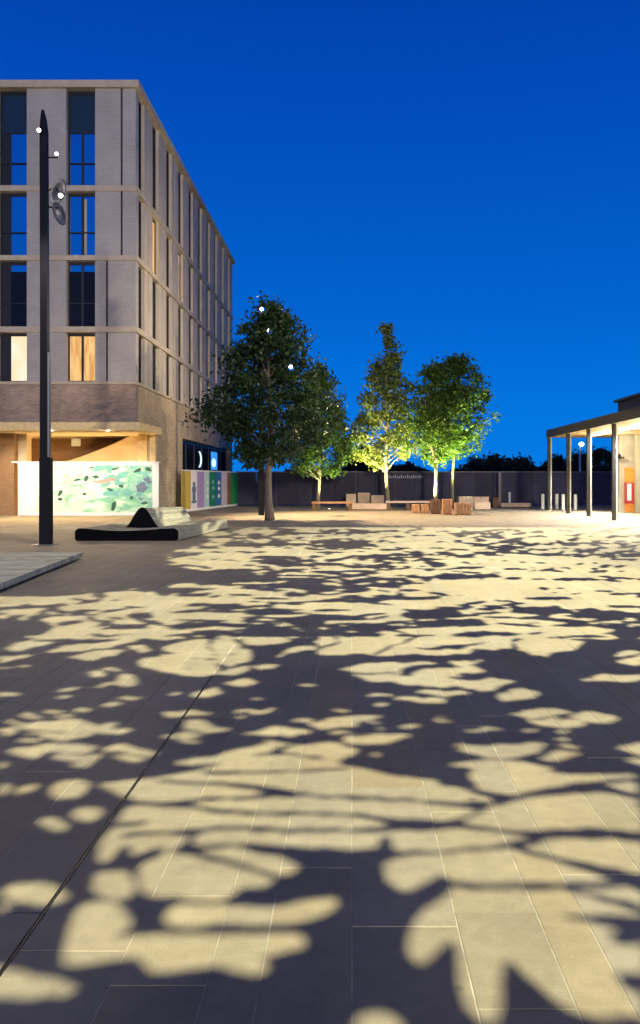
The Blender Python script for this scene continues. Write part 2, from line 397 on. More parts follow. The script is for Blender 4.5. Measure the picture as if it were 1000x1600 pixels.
# core behind the panels
core = MB().box(XL, XC - 0.46, Y0 + 0.46, YB - 0.3, 5.40, 17.0)
core.build('inner_wall', M['core'], bld)
wcx = [fx(126) - 2.715 * k for k in range(6)]
ww = 0.575
cuts_hi = {}
for (z0, z1, fi) in floors:
    # front wall panels between windows
    jx = fx(190) if fi < 2 else fx(167)
    segs = [(wcx[0] + ww, jx - 0.04), (jx + 0.04, XC)]
    for k in range(5):
        segs.append((wcx[k + 1] + ww, wcx[k] - ww))
    segs.append((XL, wcx[5] - ww))
    for (a, b) in segs:
        MB().box(a, b, Y0, Y0 + 0.45, z0, z1).build('wall_panel', M['panel'], bld)
    MB().box(jx - 0.039, jx + 0.039, Y0 + 0.09, Y0 + 0.44, z0, z1).build('joint', M['reveal'], bld)
    for k, cx in enumerate(wcx):
        a, b = cx - ww, cx + ww
        yf = Y0 + 0.24
        w = MB()
        fr = 0.06
        t = z1 - (0.10 if fi else 0.0)
        w.box(a, a + fr, yf, yf + 0.08, z0, z1).box(b - fr, b, yf, yf + 0.08, z0, z1)
        w.box(a + fr, b - fr, yf, yf + 0.08, z1 - 0.12, z1).box(a + fr, b - fr, yf, yf + 0.08, z0, z0 + 0.06)
        zt = z1 - 0.12
        if fi == 0:
            zt = fz(205); w.box(a + fr, b - fr, yf, yf + 0.08, zt, zt + 0.05)
        if k % 2 == 0:
            w.box(cx - 0.045, cx + 0.045, yf, yf + 0.085, z0 + 0.06, zt)
        else:
            w.box(cx - 0.24, cx - 0.15, yf, yf + 0.085, z0 + 0.06, zt)
        zr = z0 + 0.95
        win = w.build('window', M['frame'], bld)
        if fi != 3:
            rl = MB().box(a + fr, b - fr, yf - 0.03, yf - 0.01, zr, zr + 0.045)
            rl.build('guard_rail', M['frame'], win)
        if fi == 0:
            MB().box(a + fr, b - fr, yf + 0.03, yf + 0.06, zt + 0.05, z1 - 0.12).build('spandrel_panel', M['spandrel'], win)
        def pane(p, q, m, zz0=z0 + 0.06, zz1=zt):
            MB().box(p, q, yf + 0.035, yf + 0.05, zz0, zz1).build('pane', m, win)
        g = {0: M['glass'], 1: M['glass'], 2: M['glass_dark_reflection'], 3: M['glass_dark_reflection']}[fi]
        if k == 0 and fi == 3: g = M['lit_warm']
        if k == 1 and fi == 3: g = M['lit_white']
        if k == 4 and fi == 2: g = M['lit_dim']
        if k % 2 == 0:
            if fi == 2:
                pane(a + fr, cx - 0.045, g, zz1=zt - 0.28); pane(cx + 0.045, b - fr, g, zz1=zt - 0.28)
                pane(a + fr, cx - 0.045, M['glass'], zt - 0.26, zt); pane(cx + 0.045, b - fr, M['glass'], zt - 0.26, zt)  # mirror strip above dark panes puts a reflected skyline into the glazing
            else:
                pane(a + fr, cx - 0.045, g); pane(cx + 0.045, b - fr, g)
            if fi == 1:
                MB().box(cx + 0.06, cx + 0.16, yf + 0.028, yf + 0.034, z0 + 0.1, zt - 0.1).build('curtain', M['render'], win)
        else:
            MB().box(a + fr, cx - 0.24, yf + 0.03, yf + 0.05, z0 + 0.06, zt).build('vent_panel', M['frame'], win)
            if fi == 2:
                pane(cx - 0.15, b - fr, g, zz1=zt - 0.28); pane(cx - 0.15, b - fr, M['glass'], zt - 0.26, zt)
            else: pane(cx - 0.15, b - fr, g)
# horizontal courses and cornice: front run butts the side run at the corner
for (za, zb, pr) in ((5.36, 5.46, 0.05), (7.42, 7.64, 0.07), (10.27, 10.47, 0.07), (13.02, 13.24, 0.07), (17.10, 17.38, 0.16)):
    o = MB().box(XL, XC + pr, Y0 - pr, Y0 + 0.5, za, zb).box(XC - 0.5, XC + pr, Y0 + 0.5, YB + (pr if za > 17 else 0), za, zb)
    o.build('cornice' if za > 17 else 'string_course', M['course'], bld)
MB().box(XL, XC - 0.5, Y0 + 0.5, YB, 17.12, 17.30).build('roof', M['roof'], bld)
# side wall, ten bays
bay = (YB - Y0) / 10
lit_side = {(1, 1): 'lit_warm', (2, 7): 'lit_dim', (1, 3): 'lit_dim'}
for (z0, z1, fi) in floors:
    for i in range(10):
        ya = Y0 + bay * i + (0.0 if i else 0.46)
        yw0 = Y0 + bay * i + 0.12 + (0.34 if i == 0 else 0); 
        if i == 0: ya = yw0
        yw1 = yw0 + 1.15 if i else yw0 + 0.95
        ye = Y0 + bay * (i + 1)
        ym = (yw1 + ye) / 2
        if i: MB().box(XC - 0.45, XC, ya, yw0, z0, z1).build('wall_panel', M['panel_side'], bld)
        MB().box(XC - 0.45, XC, yw1, ym - 0.05, z0, z1).build('wall_panel', M['panel_side'], bld)
        MB().box(XC - 0.45, XC, ym + 0.05, ye - 0.002, z0, z1).build('wall_panel', M['panel_side'], bld)
        MB().box(XC - 0.44, XC - 0.07, ym - 0.049, ym + 0.049, z0, z1).build('joint', M['reveal'], bld)
        x1 = XC - 0.14
        w = MB().box(x1 - 0.08, x1, yw0, yw0 + 0.06, z0, z1).box(x1 - 0.08, x1, yw1 - 0.06, yw1, z0, z1)
        w.box(x1 - 0.08, x1, yw0 + 0.06, yw1 - 0.06, z1 - 0.1, z1).box(x1 - 0.08, x1, yw0 + 0.06, yw1 - 0.06, z0, z0 + 0.06)
        win = w.build('window', M['frame'], bld)
        gm_ = M[lit_side.get((fi, i), 'glass_side')]
        MB().box(x1 - 0.06, x1 - 0.04, yw0 + 0.06, yw1 - 0.06, z0 + 0.06, z1 - 0.1).build('pane', gm_, win)
MB().box(XC - 12, XC - 0.45, YB - 0.3, YB, 0, 17.1).build('rear_wall', M['panel_side'], bld)
# brick base
ZS = 3.53
MB().box(XL, XC, Y0, Y0 + 0.4, 3.84, 5.36).build('brick_band', M['brick'], bld)
YW = 36.6
side = MB().box(XC - 0.4, XC, Y0 + 0.4, 42.2, 3.84, 5.36).box(XC - 0.4, XC, YW, 42.2, 0, 3.84)
side.box(XC - 0.4, XC, 42.2, 58.6, 3.66, 5.36).box(XC - 0.4, XC, 58.6, YB, 0, 5.36)
side.build('brick_side_wall', M['brick_buff'], bld)
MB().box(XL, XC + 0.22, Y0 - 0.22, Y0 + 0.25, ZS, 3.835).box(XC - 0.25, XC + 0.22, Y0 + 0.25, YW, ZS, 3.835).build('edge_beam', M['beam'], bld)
MB().box(XL, XC - 0.25, Y0 + 0.25, 41.2, 3.60, 3.83).build('soffit', M['render'], bld)
# loggia interior
MB().box(XL, XC - 0.4, 41.2, 41.4, 0, 3.6).build('rear_wall', M['brown_wall'], bld)
MB().box(XL, gx(22, 36.3), 36.3, 36.7, 0, 3.6).build('brick_pier', M['brown_wall'], bld)
MB().box(gx(22, 37.0) + 0.01, gx(45, 37.0), 36.75, 37.3, 0, 3.6).build('column', M['render'], bld)
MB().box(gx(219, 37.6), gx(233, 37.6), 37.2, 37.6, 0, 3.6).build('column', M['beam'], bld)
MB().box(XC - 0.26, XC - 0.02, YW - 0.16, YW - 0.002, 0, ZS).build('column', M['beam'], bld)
# panel with a curved top edge rising to the right
pts = []
for i in range(13):
    t = i / 12.0
    pxx = 78 + (226 - 78) * t
    pyy = 726 - 56 * (t ** 1.35)
    pts.append((gx(pxx, 38.8), gz(pyy, 38.8)))
poly = [(pts[0][0], 0.0)] + pts + [(pts[-1][0], 0.0)]
MB().prism(poly, 'y', 38.8, 40.9).build('curved_panel', M['render'], bld)
MB().box(gx(110, 41), gx(124, 41), 41.14, 41.19, gz(697, 41), gz(683, 41)).build('notice', M['lit_dim'], bld)
# side glazing with lit signs inside
for i in range(7):
    a = 42.2 + i * 2.343; b = a + 2.343
    fr = MB().box(XC - 0.36, XC - 0.28, a, a + 0.07, 0, 3.66).box(XC - 0.36, XC - 0.28, b - 0.07, b, 0, 3.66).box(XC - 0.36, XC - 0.28, a + 0.07, b - 0.07, 3.5, 3.66)
    w = fr.build('shop_window', M['frame'], bld)
    MB().box(XC - 0.34, XC - 0.32, a + 0.07, b - 0.07, 0, 3.5).build('pane', M['glass_dark_reflection'], w)
def side_y(px): return XC / ((px - VX) / F)
arc = []
for i in range(9):
    t = i / 8; a = -1.2 + 2.4 * t
    arc.append((side_y(318) + 1.0 * math.cos(a), 2.75 + 0.5 * math.sin(a)))
arc += [(p[0] - 0.35, p[1]) for p in arc[::-1]]
MB().prism(arc, 'x', XC - 0.30, XC - 0.27).build('curved_white_sign', M['lit_pale'], bld)
MB().box(XC - 0.30, XC - 0.275, side_y(337), side_y(346), 2.2, 3.35).build('blue_sign', M['lit_blue'], bld)
MB().prism([(side_y(340.5) + 0.75 * math.cos(a), 2.65 + 0.28 * math.sin(a)) for a in [k * math.pi / 6 for k in range(12)]], 'x', XC - 0.274, XC - 0.25).build('white_disc', M['lit_pale'], bld)
# soffit downlights
for k, xx in enumerate((-9.9, -12.2, -14.5, -17.4, -20.5)):
    MB().tube([(xx, 33.75, 3.60), (xx, 33.75, 3.55)], 0.09, 12).build('downlight', M['lamp'], bld)
    lightobj('downlight_lamp', 'SPOT', (xx, 33.75, 3.52), LV['soffit'] * 2.1, (1.0, 0.70, 0.38), (xx, 31.6, 0), size=0.06, spot=152, blend=0.9)
    lightobj('wallwash_lamp', 'SPOT', (xx, 33.9, 3.50), LV['soffit'] * 1.25, (1.0, 0.88, 0.68), (xx, 36.3, 1.0), size=0.06, spot=80, blend=0.9)
for xx in (-10.6, -13.2, -16.0):
    lightobj('uplight_lamp', 'POINT', (xx, 37.9, 0.5), LV['soffit'] * 0.55, (1.0, 0.66, 0.28), size=0.15)

# ---------------------------------------------------------------- mural hoarding
mh = empty('mural_hoarding', (0, 0, 0), 0, 'white hoarding with a pale green leafy mural under the building', 'hoarding')
HY = 36.35; hx0 = gx(28, HY); hx1 = gx(247, HY) + 0.02; hz = gz(723, HY)
MB().box(hx0, hx1, HY, HY + 0.12, 0, hz).build('board', M['white_board'], mh)
MB().box(hx0 - 0.25, hx1 + 0.06, HY - 0.06, HY + 0.18, hz, hz + 0.05).build('cap', M['white_board'], mh)
# printed mural: procedural colours
mm, nt, b = nodes_of('green_mural_print'); N = nt.nodes; L = nt.links
co = N.new('ShaderNodeNewGeometry'); mp = N.new('ShaderNodeMapping'); mp.inputs['Scale'].default_value = (1, 1, 1.8)
L.new(co.outputs['Position'], mp.inputs[0])
nz = N.new('ShaderNodeTexNoise'); nz.inputs['Scale'].default_value = 1.1; nz.inputs['Detail'].default_value = 6; nz.inputs['Distortion'].default_value = 0.8
L.new(mp.outputs[0], nz.inputs['Vector'])
sx = N.new('ShaderNodeSeparateXYZ'); L.new(co.outputs['Position'], sx.inputs[0])
mr = N.new('ShaderNodeMapRange'); mr.inputs['From Min'].default_value = -13.5; mr.inputs['From Max'].default_value = -8.7
mr.inputs['To Min'].default_value = -0.12; mr.inputs['To Max'].default_value = 0.16; L.new(sx.outputs['X'], mr.inputs['Value'])
ad = N.new('ShaderNodeMath'); ad.operation = 'ADD'; L.new(nz.outputs['Fac'], ad.inputs[0]); L.new(mr.outputs[0], ad.inputs[1])
cr = N.new('ShaderNodeValToRGB'); L.new(ad.outputs[0], cr.inputs[0])
cr.color_ramp.elements[0].position = 0.34; cr.color_ramp.elements[0].color = (0.62, 0.74, 0.50, 1)
cr.color_ramp.elements[1].position = 0.78; cr.color_ramp.elements[1].color = (0.05, 0.20, 0.14, 1)
for p, c in ((0.46, (0.66, 0.72, 0.58, 1)), (0.54, (0.40, 0.64, 0.42, 1)), (0.62, (0.16, 0.46, 0.26, 1)), (0.69, (0.34, 0.52, 0.46, 1))):
    q = cr.color_ramp.elements.new(p); q.color = c
L.new(cr.outputs[0], b.inputs['Base Color']); b.inputs['Roughness'].default_value = 0.6
mx0, mx1, mz0, mz1 = gx(56, HY), gx(238, HY), 0.14, gz(727, HY)
mural = MB().box(mx0, mx1, HY - 0.012, HY - 0.002, mz0, mz1).build('mural', mm, mh)
M['print_dark'] = mat('dark_green_print', (0.03, 0.10, 0.055)); M['print_teal'] = mat('teal_print', (0.16, 0.42, 0.36)); M['print_pink'] = mat('salmon_print', (0.60, 0.30, 0.22))
M['print_blue'] = mat('slate_print', (0.12, 0.16, 0.22)); M['print_pale'] = mat('pale_print', (0.70, 0.76, 0.62))
rm = random.Random(11)
shapes = {'print_dark': MB(), 'print_teal': MB(), 'print_pink': MB(), 'print_blue': MB(), 'print_pale': MB()}
lay = {'print_dark': 0.020, 'print_teal': 0.016, 'print_pink': 0.018, 'print_blue': 0.022, 'print_pale': 0.014}
def blob(kind, px, py, rx, ry, rot=0.0, n=11):
    cx, cz = gx(px, HY), gz(py, HY); k = HY / F
    p = []
    for i in range(n):
        a = 2 * math.pi * i / n; rr = rm.uniform(0.6, 1.15)
        u, w = rx * k * rr * math.cos(a), ry * k * rr * math.sin(a)
        p.append((min(max(cx + u * math.cos(rot) - w * math.sin(rot), mx0 + .01), mx1 - .01), min(max(cz + u * math.sin(rot) + w * math.cos(rot), mz0 + .01), mz1 - .01)))
    y = HY - lay[kind] - rm.uniform(0, 0.0015)
    shapes[kind].raw([(q[0], y, q[1]) for q in p], [tuple(range(n))])
for _ in range(26): blob('print_teal', rm.uniform(150, 236), rm.uniform(730, 775), rm.uniform(4, 12), rm.uniform(2, 6), rm.uniform(-.6, .6))
for _ in range(22): blob('print_pale', rm.uniform(60, 200), rm.uniform(732, 790), rm.uniform(5, 14), rm.uniform(2, 4), rm.uniform(-.5, .5))
for (px, py, rx, ry) in ((94, 770, 3, 6), (94, 780, 4, 3), (135, 747, 4, 5), (150, 745, 6, 3), (178, 790, 4, 9), (190, 760, 5, 3), (206, 778, 3, 3), (120, 750, 6, 2), (132, 772, 4, 2), (215, 735, 8, 3), (232, 733, 6, 3), (180, 733, 7, 2), (143, 731, 5, 1.5), (172, 765, 7, 2), (226, 786, 5, 2)):
    blob('print_dark', px, py, rx, ry, rm.uniform(-.5, .5))
blob('print_pink', 160, 752, 14, 3.5); blob('print_pink', 175, 749, 8, 3)
blob('print_blue', 222, 762, 10, 8, 0.5); blob('print_blue', 230, 750, 8, 5, -0.4)
for k_, mb_ in shapes.items(): tag(mb_.build('mural_motif', M[k_], mural), kind='stuff')

# ---------------------------------------------------------------- coloured side hoarding
A = Vector((-8.2, 40.3, 0)); B = Vector((-6.94, 50.35, 0))
sh = empty('colour_hoarding', (A.x, A.y, 0), 0, 'striped hoarding with ochre, purple, green and blue panels beside the brick wall', 'hoarding')
def pos_on(px):
    k = (px - VX) / F          # x = k*y on A + t(B-A)
    t = (A.x - k * A.y) / (k * (B.y - A.y) - (B.x - A.x)); return t
cols = [(285, 298, (0.50, 0.35, 0.05)), (298, 308, (0.72, 0.68, 0.66)), (308, 319, (0.36, 0.25, 0.45)), (319, 327, (0.45, 0.62, 0.58)), (327, 338, (0.01, 0.20, 0.10)),
        (338, 346, (0.03, 0.16, 0.36)), (346, 355, (0.66, 0.58, 0.58)), (355, 361, (0.24, 0.14, 0.06)), (361, 371.5, (0.02, 0.30, 0.08))]
dirv = (B - A); Ln = dirv.length; ang = math.atan2(dirv.y, dirv.x)
sh.rotation_euler = (0, 0, ang)
for i, (a, b_, c) in enumerate(cols):
    u0, u1 = pos_on(a) * Ln, pos_on(b_) * Ln
    MB().box(u0 + 0.005, u1 - 0.005, 0, 0.06, 0.12, 1.99).build('colour_panel', mat('hoarding_colour', c, 0.6, noise=0.08), sh)
MB().box(0, Ln, -0.02, 0.08, 0, 0.118).build('base_rail', M['white_board'], sh)
MB().box(0, Ln, -0.02, 0.08, 1.995, 2.05).build('top_rail', M['white_board'], sh)
fig = MB()
u = pos_on(303) * Ln
for (zz, r1, r2) in ((1.35, 0.10, 0.12), (1.05, 0.16, 0.24), (0.7, 0.12, 0.3), (0.45, 0.2, 0.08)):
    fig.raw([(u + r1 * 2.2 * math.cos(k * math.pi / 6), -0.006 - 0.0005 * k, zz + r2 * math.sin(k * math.pi / 6)) for k in range(12)], [tuple(range(12))])
tag(fig.build('printed_motif', M['print_blue'], sh), kind='stuff')
for px in (324, 333, 342):
    u = pos_on(px) * Ln; f2 = MB()
    for q in range(3):
        zz = 0.7 + q * 0.38 + rm.uniform(-.1, .1)
        f2.raw([(u + 0.28 * rm.uniform(.6, 1.2) * math.cos(k * math.pi / 5), -0.006, zz + 0.13 * rm.uniform(.6, 1.2) * math.sin(k * math.pi / 5)) for k in range(10)], [tuple(range(10))])
    tag(f2.build('printed_motif', M['print_pale'] if px != 333 else M['print_teal'], sh), kind='stuff')

# ================================================================ fence at the back
fence = empty('site_fence', (0, 50.6, 0), 0, 'long dark navy panel fence along the back of the plaza', 'fence')
xx = -7.0; k = 0
while xx < 23:
    MB().box(xx + 0.01, xx + 1.19, 0, 0.05, 0.05, 2.02).build('fence_panel', M['fence'], fence)
    if k % 2 == 0:
        MB().box(xx - 0.035, xx + 0.035, 0.05, 0.12, 0, 2.1).build('fence_post', M['fence_rail'], fence)
    xx += 1.2; k += 1
MB().box(-7, 23, -0.01, 0.06, 2.022, 2.07).build('top_rail', M['fence_rail'], fence)
sg = MB()
for i in range(17):
    u = gx(607, 50.6) + i * 0.125
    hgt = 0.13 if i % 3 else 0.2
    sg.box(u, u + 0.07, -0.03, -0.012, 1.66 + 0.01 * math.sin(i), 1.66 + hgt)
tag(sg.build('pale_lettering', M['fence_sign'], fence), kind='stuff')
tp = MB().box(gx(779, 49.8), gx(783, 49.8), 49.8, 49.9, 0, 2.05).build('tall_post', M['fence_rail'])
tag(tp, 'slim pale post standing alone in front of the dark fence', 'post')

# ================================================================ pavilion (right)
pav = empty('canopy_pavilion', (0, 0, 0), 0, 'low pavilion with flat canopy roof, slim posts and bright ceiling lights', 'building')
PX = 9.9; ZT = 4.07; ZB = 3.74
MB().box(PX, 24, 24, 42.1, ZB + 0.002, ZT - 0.01).build('roof', M['roof'], pav)
MB().box(PX - 0.06, PX - 0.001, 24, 42.1, ZB - 0.05, ZT).box(PX - 0.06, 24, 42.101, 42.16, ZB - 0.05, ZT).build('fascia', M['fascia'], pav)
for i in range(36):
    a = PX + 0.02 + i * 0.39
    MB().box(a, a + 0.375, 24.1, 42.0, ZB - 0.02, ZB).build('soffit_board', M['soffit'], pav)
MB().box(11.5, 23, 24, 36, ZT - 0.01, 4.9).build('upper_roof', M['roof'], pav)
MB().box(11.35, 23, 23.9, 36.15, 4.9, 5.0).build('roof_cap', M['fascia'], pav)
for i, yy in enumerate((42.0, 38.3, 35.0, 31.6, 28.2, 25.0)):
    p = MB().box(PX - 0.03, PX + 0.10, yy - 0.1, yy + 0.05, 0, ZB - 0.05).build('post', M['post'], pav)
    MB().box(PX + 0.101, PX + 0.16, yy - 0.09, yy + 0.04, 0.0, ZB - 0.05).build('post_lit_side', M['post_pale'], p)  # pale strip: the lit right side of the post put into colour
    MB().box(PX - 0.12, PX + 0.2, yy - 0.18, yy + 0.12, 0.0, 0.02).build('base_plate', M['post_pale'], p)
for yy in (41.9, ):
    for xx in (13.6, 17.0): MB().box(xx, xx + 0.12, yy - 0.1, yy, 0, ZB - 0.05).build('post', M['post'], pav)
MB().box(12.85, 24, 40.0, 40.25, 0, ZB - 0.03).build('rear_wall', M['pav_wall'], pav)
d_ = MB().box(gx(976.5, 39.95), gx(993, 39.95), 39.9, 39.998, 0.02, 2.15).build('door', M['orange'], pav)
MB().box(gx(976, 39.85), gx(991, 39.85), 39.86, 39.898, gz(787, 39.85), gz(754, 39.85)).build('poster', M['red'], d_)
MB().box(gx(980, 39.85), gx(986.5, 39.85), 39.85, 39.858, gz(782, 39.85), gz(756, 39.85)).build('poster_print', M['white'], d_)
MB().box(gx(993.5, 39.6), gx(998.5, 39.6), 39.5, 39.8, 0, ZB - 0.03).build('column', M['post_pale'], pav)
MB().box(14.0, 14.5, 36, 39.95, 0, ZB - 0.03).build('partition', M['pav_wall'], pav)
for i, (px, Yl, ln) in enumerate(((940, 38.5, 1.0), (978, 34.4, 1.0), (1030, 30.2, 1.0), (1090, 26.2, 1.0))):
    xx = 11.35
    MB().box(xx, xx + 0.22, Yl - ln / 2, Yl + ln, ZB - 0.09, ZB - 0.022).build('ceiling_light', M['tube'], pav)
    lightobj('ceiling_lamp', 'SPOT', (xx + 0.1, Yl, ZB - 0.12), LV['canopy'] * 9.0, (1.0, 0.97, 0.92), (xx - 1.9, Yl, 0), size=0.1, spot=124, blend=0.5)
    lightobj('soffit_glow_lamp', 'POINT', (xx + 0.5, Yl, ZB - 0.55), LV['canopy'] * 0.7, (1.0, 0.88, 0.6), size=0.12)
sc_ = MB().sphere((gx(967, 39.5), 39.6, gz(712, 39.6)), 0.13, sz=0.8); sc_.box(gx(967, 39.5) - 0.05, gx(967, 39.5) + 0.3, 39.6, 39.95, 2.6, 2.66)
sc_.build('wall_speaker', M['post'], pav)

# ================================================================ bollards
def make_bollard():
    r = empty('bollard', (0, 0, 0))
    MB().tube([(0, 0, 0), (0, 0, 0.74), (0, 0, 0.80), (0, 0, 0.82)], [0.085, 0.085, 0.075, 0.04], 14).build('shaft', M['bollard'], r, smooth=False)
    MB().tube([(0, 0, 0), (0, 0, 0.02)], [0.13, 0.13], 14).build('base_ring', M['steel'], r)
    return r
proto = None
for (px, by, lab) in ((848, 796, 'pale bollard just left of the pavilion corner post'), 
                      (796, 790, 'leftmost short pale bollard in front of the dark fence'), (880, 797, 'whitish bollard between the first two pavilion posts'),
                      (899, 797, 'bright bollard just right of the second pavilion post'), (870, 796, 'small pale bollard between the corner post and the whitish bollard')):
    if proto is None: proto = make_bollard(); o = proto
    else: o = copy_tree(proto)
    Yb = gd(by); o.location = (gx(px, Yb), Yb, 0)
    tag(o, lab, 'bollard', 'pale bollards near the pavilion')

# ================================================================ masts
def lampball(name, parent, c, r=0.06): return MB().sphere(c, r, 12, 8).build(name, M['lamp'], parent, smooth=True)
mY = gd(851); mX = gx(72, mY)
mast = empty('lamp_mast', (mX, mY, 0), 0, 'tall black tapering lamp mast with clustered spotlights standing in front of the building', 'lamp post')
def quadtube(mb, zs):
    b = len(mb.v)
    for (z, w, dx) in zs:
        for (sx_, sy_) in ((-1, -1), (1, -1), (1, 1), (-1, 1)): mb.v.append((dx + sx_ * w / 2, sy_ * w / 2, z))
    for i in range(len(zs) - 1):
        for k in range(4):
            a = b + i * 4 + k; c = b + i * 4 + (k + 1) % 4; mb.f.append((a, c, c + 4, a + 4))
    mb.f.append((b + 3, b + 2, b + 1, b)); n = b + (len(zs) - 1) * 4; mb.f.append((n, n + 1, n + 2, n + 3)); return mb
quadtube(MB(), [(0, 0.25, 0), (2.08, 0.245, 0), (2.09, 0.18, -0.03), (5.6, 0.17, -0.03), (9.9, 0.16, -0.05), (10.2, 0.12, -0.06), (10.42, 0.05, -0.08)]).build('pole', M['mast'], mast)
MB().box(0.062, 0.10, -0.08, 0.05, 2.1, 4.6).build('pale_strip', M['mast_strip'], mast)
MB().box(-0.24, 0.24, -0.24, 0.24, 0, 0.015).build('base_plate', M['steel'], mast)
def spotlight(parent, p, d, r, ln, name='spotlight', lit=True, arm=None):
    p = Vector(p); d = Vector(d).normalized()
    h = MB().tube([p - d * ln, p - d * ln * 0.8, p], [r * 0.5, r * 0.9, r], 14).build(name, M['mast'], parent)
    if lit: MB().tube([p + d * 0.002, p + d * 0.02], [r * 0.88, r * 0.80], 14).build('lens', M['lamp'], h)
    if arm: MB().tube(arm, 0.018, 6).build('bracket', M['mast'], h)
    return h
def mz(py): return gz(py, mY)
spotlight(mast, (-0.08, -0.24, mz(210)), (0.0, -1, -0.35), 0.05, 0.2)
spotlight(mast, (0.30, -0.14, mz(244)), (0.3, -1, -0.45), 0.045, 0.2, arm=[(0.0, 0, mz(246)), (0.28, 0.0, mz(246))])
sp_ = spotlight(mast, (0.42, -0.2, mz(310)), (0.1, -1, -0.5), 0.06, 0.22, arm=[(0.0, 0, mz(300)), (0.2, 0, mz(292)), (0.42, -0.05, mz(306))])
# reflector discs around the lower heads
def disc(parent, c, rx, rz, tilt, rot=0.0):
    n = 22; mb = MB(); pts = []
    for (s, y) in ((1.0, 0.0), (0.93, -0.02), (0.55, 0.05), (0.0, 0.09)):
        for k in range(n):
            a = 2 * math.pi * k / n; pts.append((s * rx * math.cos(a), y, s * rz * math.sin(a)))
    f = []
    for j in range(3):
        for k in range(n): f.append((j * n + k, j * n + (k + 1) % n, (j + 1) * n + (k + 1) % n, (j + 1) * n + k))
    Mx = Matrix.Rotation(rot, 3, 'Y') @ Matrix.Rotation(tilt, 3, 'Z')
    pts = [tuple(Mx @ Vector(p) + Vector(c)) for p in pts]
    return mb.raw(pts, f).build('reflector_disc', M['disc'], parent, smooth=True)
disc(mast, (0.30, -0.02, mz(300)), 0.16, 0.33, 0.5, 0.35)
disc(mast, (0.34, -0.05, mz(335)), 0.17, 0.30, -0.4, -0.45)
MB().tube([(0.0, 0, mz(323)), (0.3, 0, mz(325))], 0.02, 6).build('bracket', M['mast'], mast)
lightobj('mast_or_fill_light', 'SPOT', (mX + 0.9, mY - 1.2, 8.1), LV['lamp'] * 1.6, (1.0, 0.86, 0.68), (mX + 1.5, mY - 2, 0), size=0.08, spot=150, blend=0.6)

m2Y = 36.6; m2X = gx(408.5, m2Y)
mast2 = empty('lamp_mast', (m2X, m2Y, 0), 0, 'dark lamp mast half hidden behind the big dark tree', 'lamp post')
quadtube(MB(), [(0, 0.24, 0), (2.0, 0.23, 0), (8.9, 0.15, 0), (9.3, 0.05, 0)]).build('pole', M['mast'], mast2)
for (px, py) in ((410, 485), (421, 518), (455, 575)):
    lx = gx(px, m2Y) - m2X; lz = gz(py, m2Y)
    spotlight(mast2, (lx, -0.3, lz), (0, -1, -0.4), 0.08, 0.25, arm=[(0.0, 0, lz), (lx * 0.95, -0.05, lz)])
lightobj('mast_or_fill_light', 'POINT', (m2X + 0.3, m2Y - 0.7, 8.3), LV['lamp'] * 0.6, (1.0, 0.88, 0.65), size=0.1)

sl = empty('street_lamp', (gx(906, 62), 62, 0), 0, 'distant white street lamp glowing behind the pavilion posts', 'street lamp')
MB().tube([(0, 0, 0), (0, 0, gz(698, 62))], [0.09, 0.06], 8).build('pole', M['white'], sl)
MB().sphere((0.12, 0, gz(694, 62)), 0.18, 12, 8, 0.8).build('lamp_head', M['lamp'], sl)

# mast behind the viewer that carries the leaf projectors' first head
PRJ = []
# ================================================================ pattern field for the leaf gobos (pale = hole)
GX0, GX1, GY0, GY1 = -900.0, 2000.0, 824.0, 1760.0
sxp = 2.6
xs = np.concatenate([np.arange(GX0, -60, 8), np.arange(-60, 1060, sxp), np.arange(1060, GX1 + 1, 8)])
ys = np.concatenate([np.arange(GY0, 1000, 1.1), np.arange(1000, 1230, 1.1), np.arange(1230, GY1, 2.2), np.arange(GY1, 2700, 14)])
PXg, PYg = np.meshgrid(xs, ys)
Yg = F * HC / (PYg - VY); Xg = (PXg - VX) / F * Yg
def chaikin(p, n=2, closed=True):
    p = [tuple(q) for q in p]
    for _ in range(n):
        o = []
        m_ = len(p)
        rngi = range(m_) if closed else range(m_ - 1)
        if not closed: o.append(p[0])
        for i in rngi:
            a, b2 = p[i], p[(i + 1) % m_]
            o.append((a[0] * .75 + b2[0] * .25, a[1] * .75 + b2[1] * .25)); o.append((a[0] * .25 + b2[0] * .75, a[1] * .25 + b2[1] * .75))
        if not closed: o.append(p[-1])
        p = o
    return p
def fillpoly(Fd, poly, val, smooth=1):
    p = chaikin(poly, smooth)
    x0 = min(q[0] for q in p); x1 = max(q[0] for q in p); y0 = min(q[1] for q in p); y1 = max(q[1] for q in p)
    ix = np.where((xs >= x0 - 1) & (xs <= x1 + 1))[0]; iy = np.where((ys >= y0 - 1) & (ys <= y1 + 1))[0]
    if len(ix) == 0 or len(iy) == 0: return
    XX, YY = np.meshgrid(xs[ix], ys[iy]); ins = np.zeros(XX.shape, bool)
    n = len(p)
    for i in range(n):
        ax, ay = p[i]; bx, by = p[(i + 1) % n]
        if ay == by: continue
        c = ((ay > YY) != (by > YY)) & (XX < (bx - ax) * (YY - ay) / (by - ay) + ax)
        ins ^= c
    sub = Fd[np.ix_(iy, ix)]; sub[ins] = val; Fd[np.ix_(iy, ix)] = sub
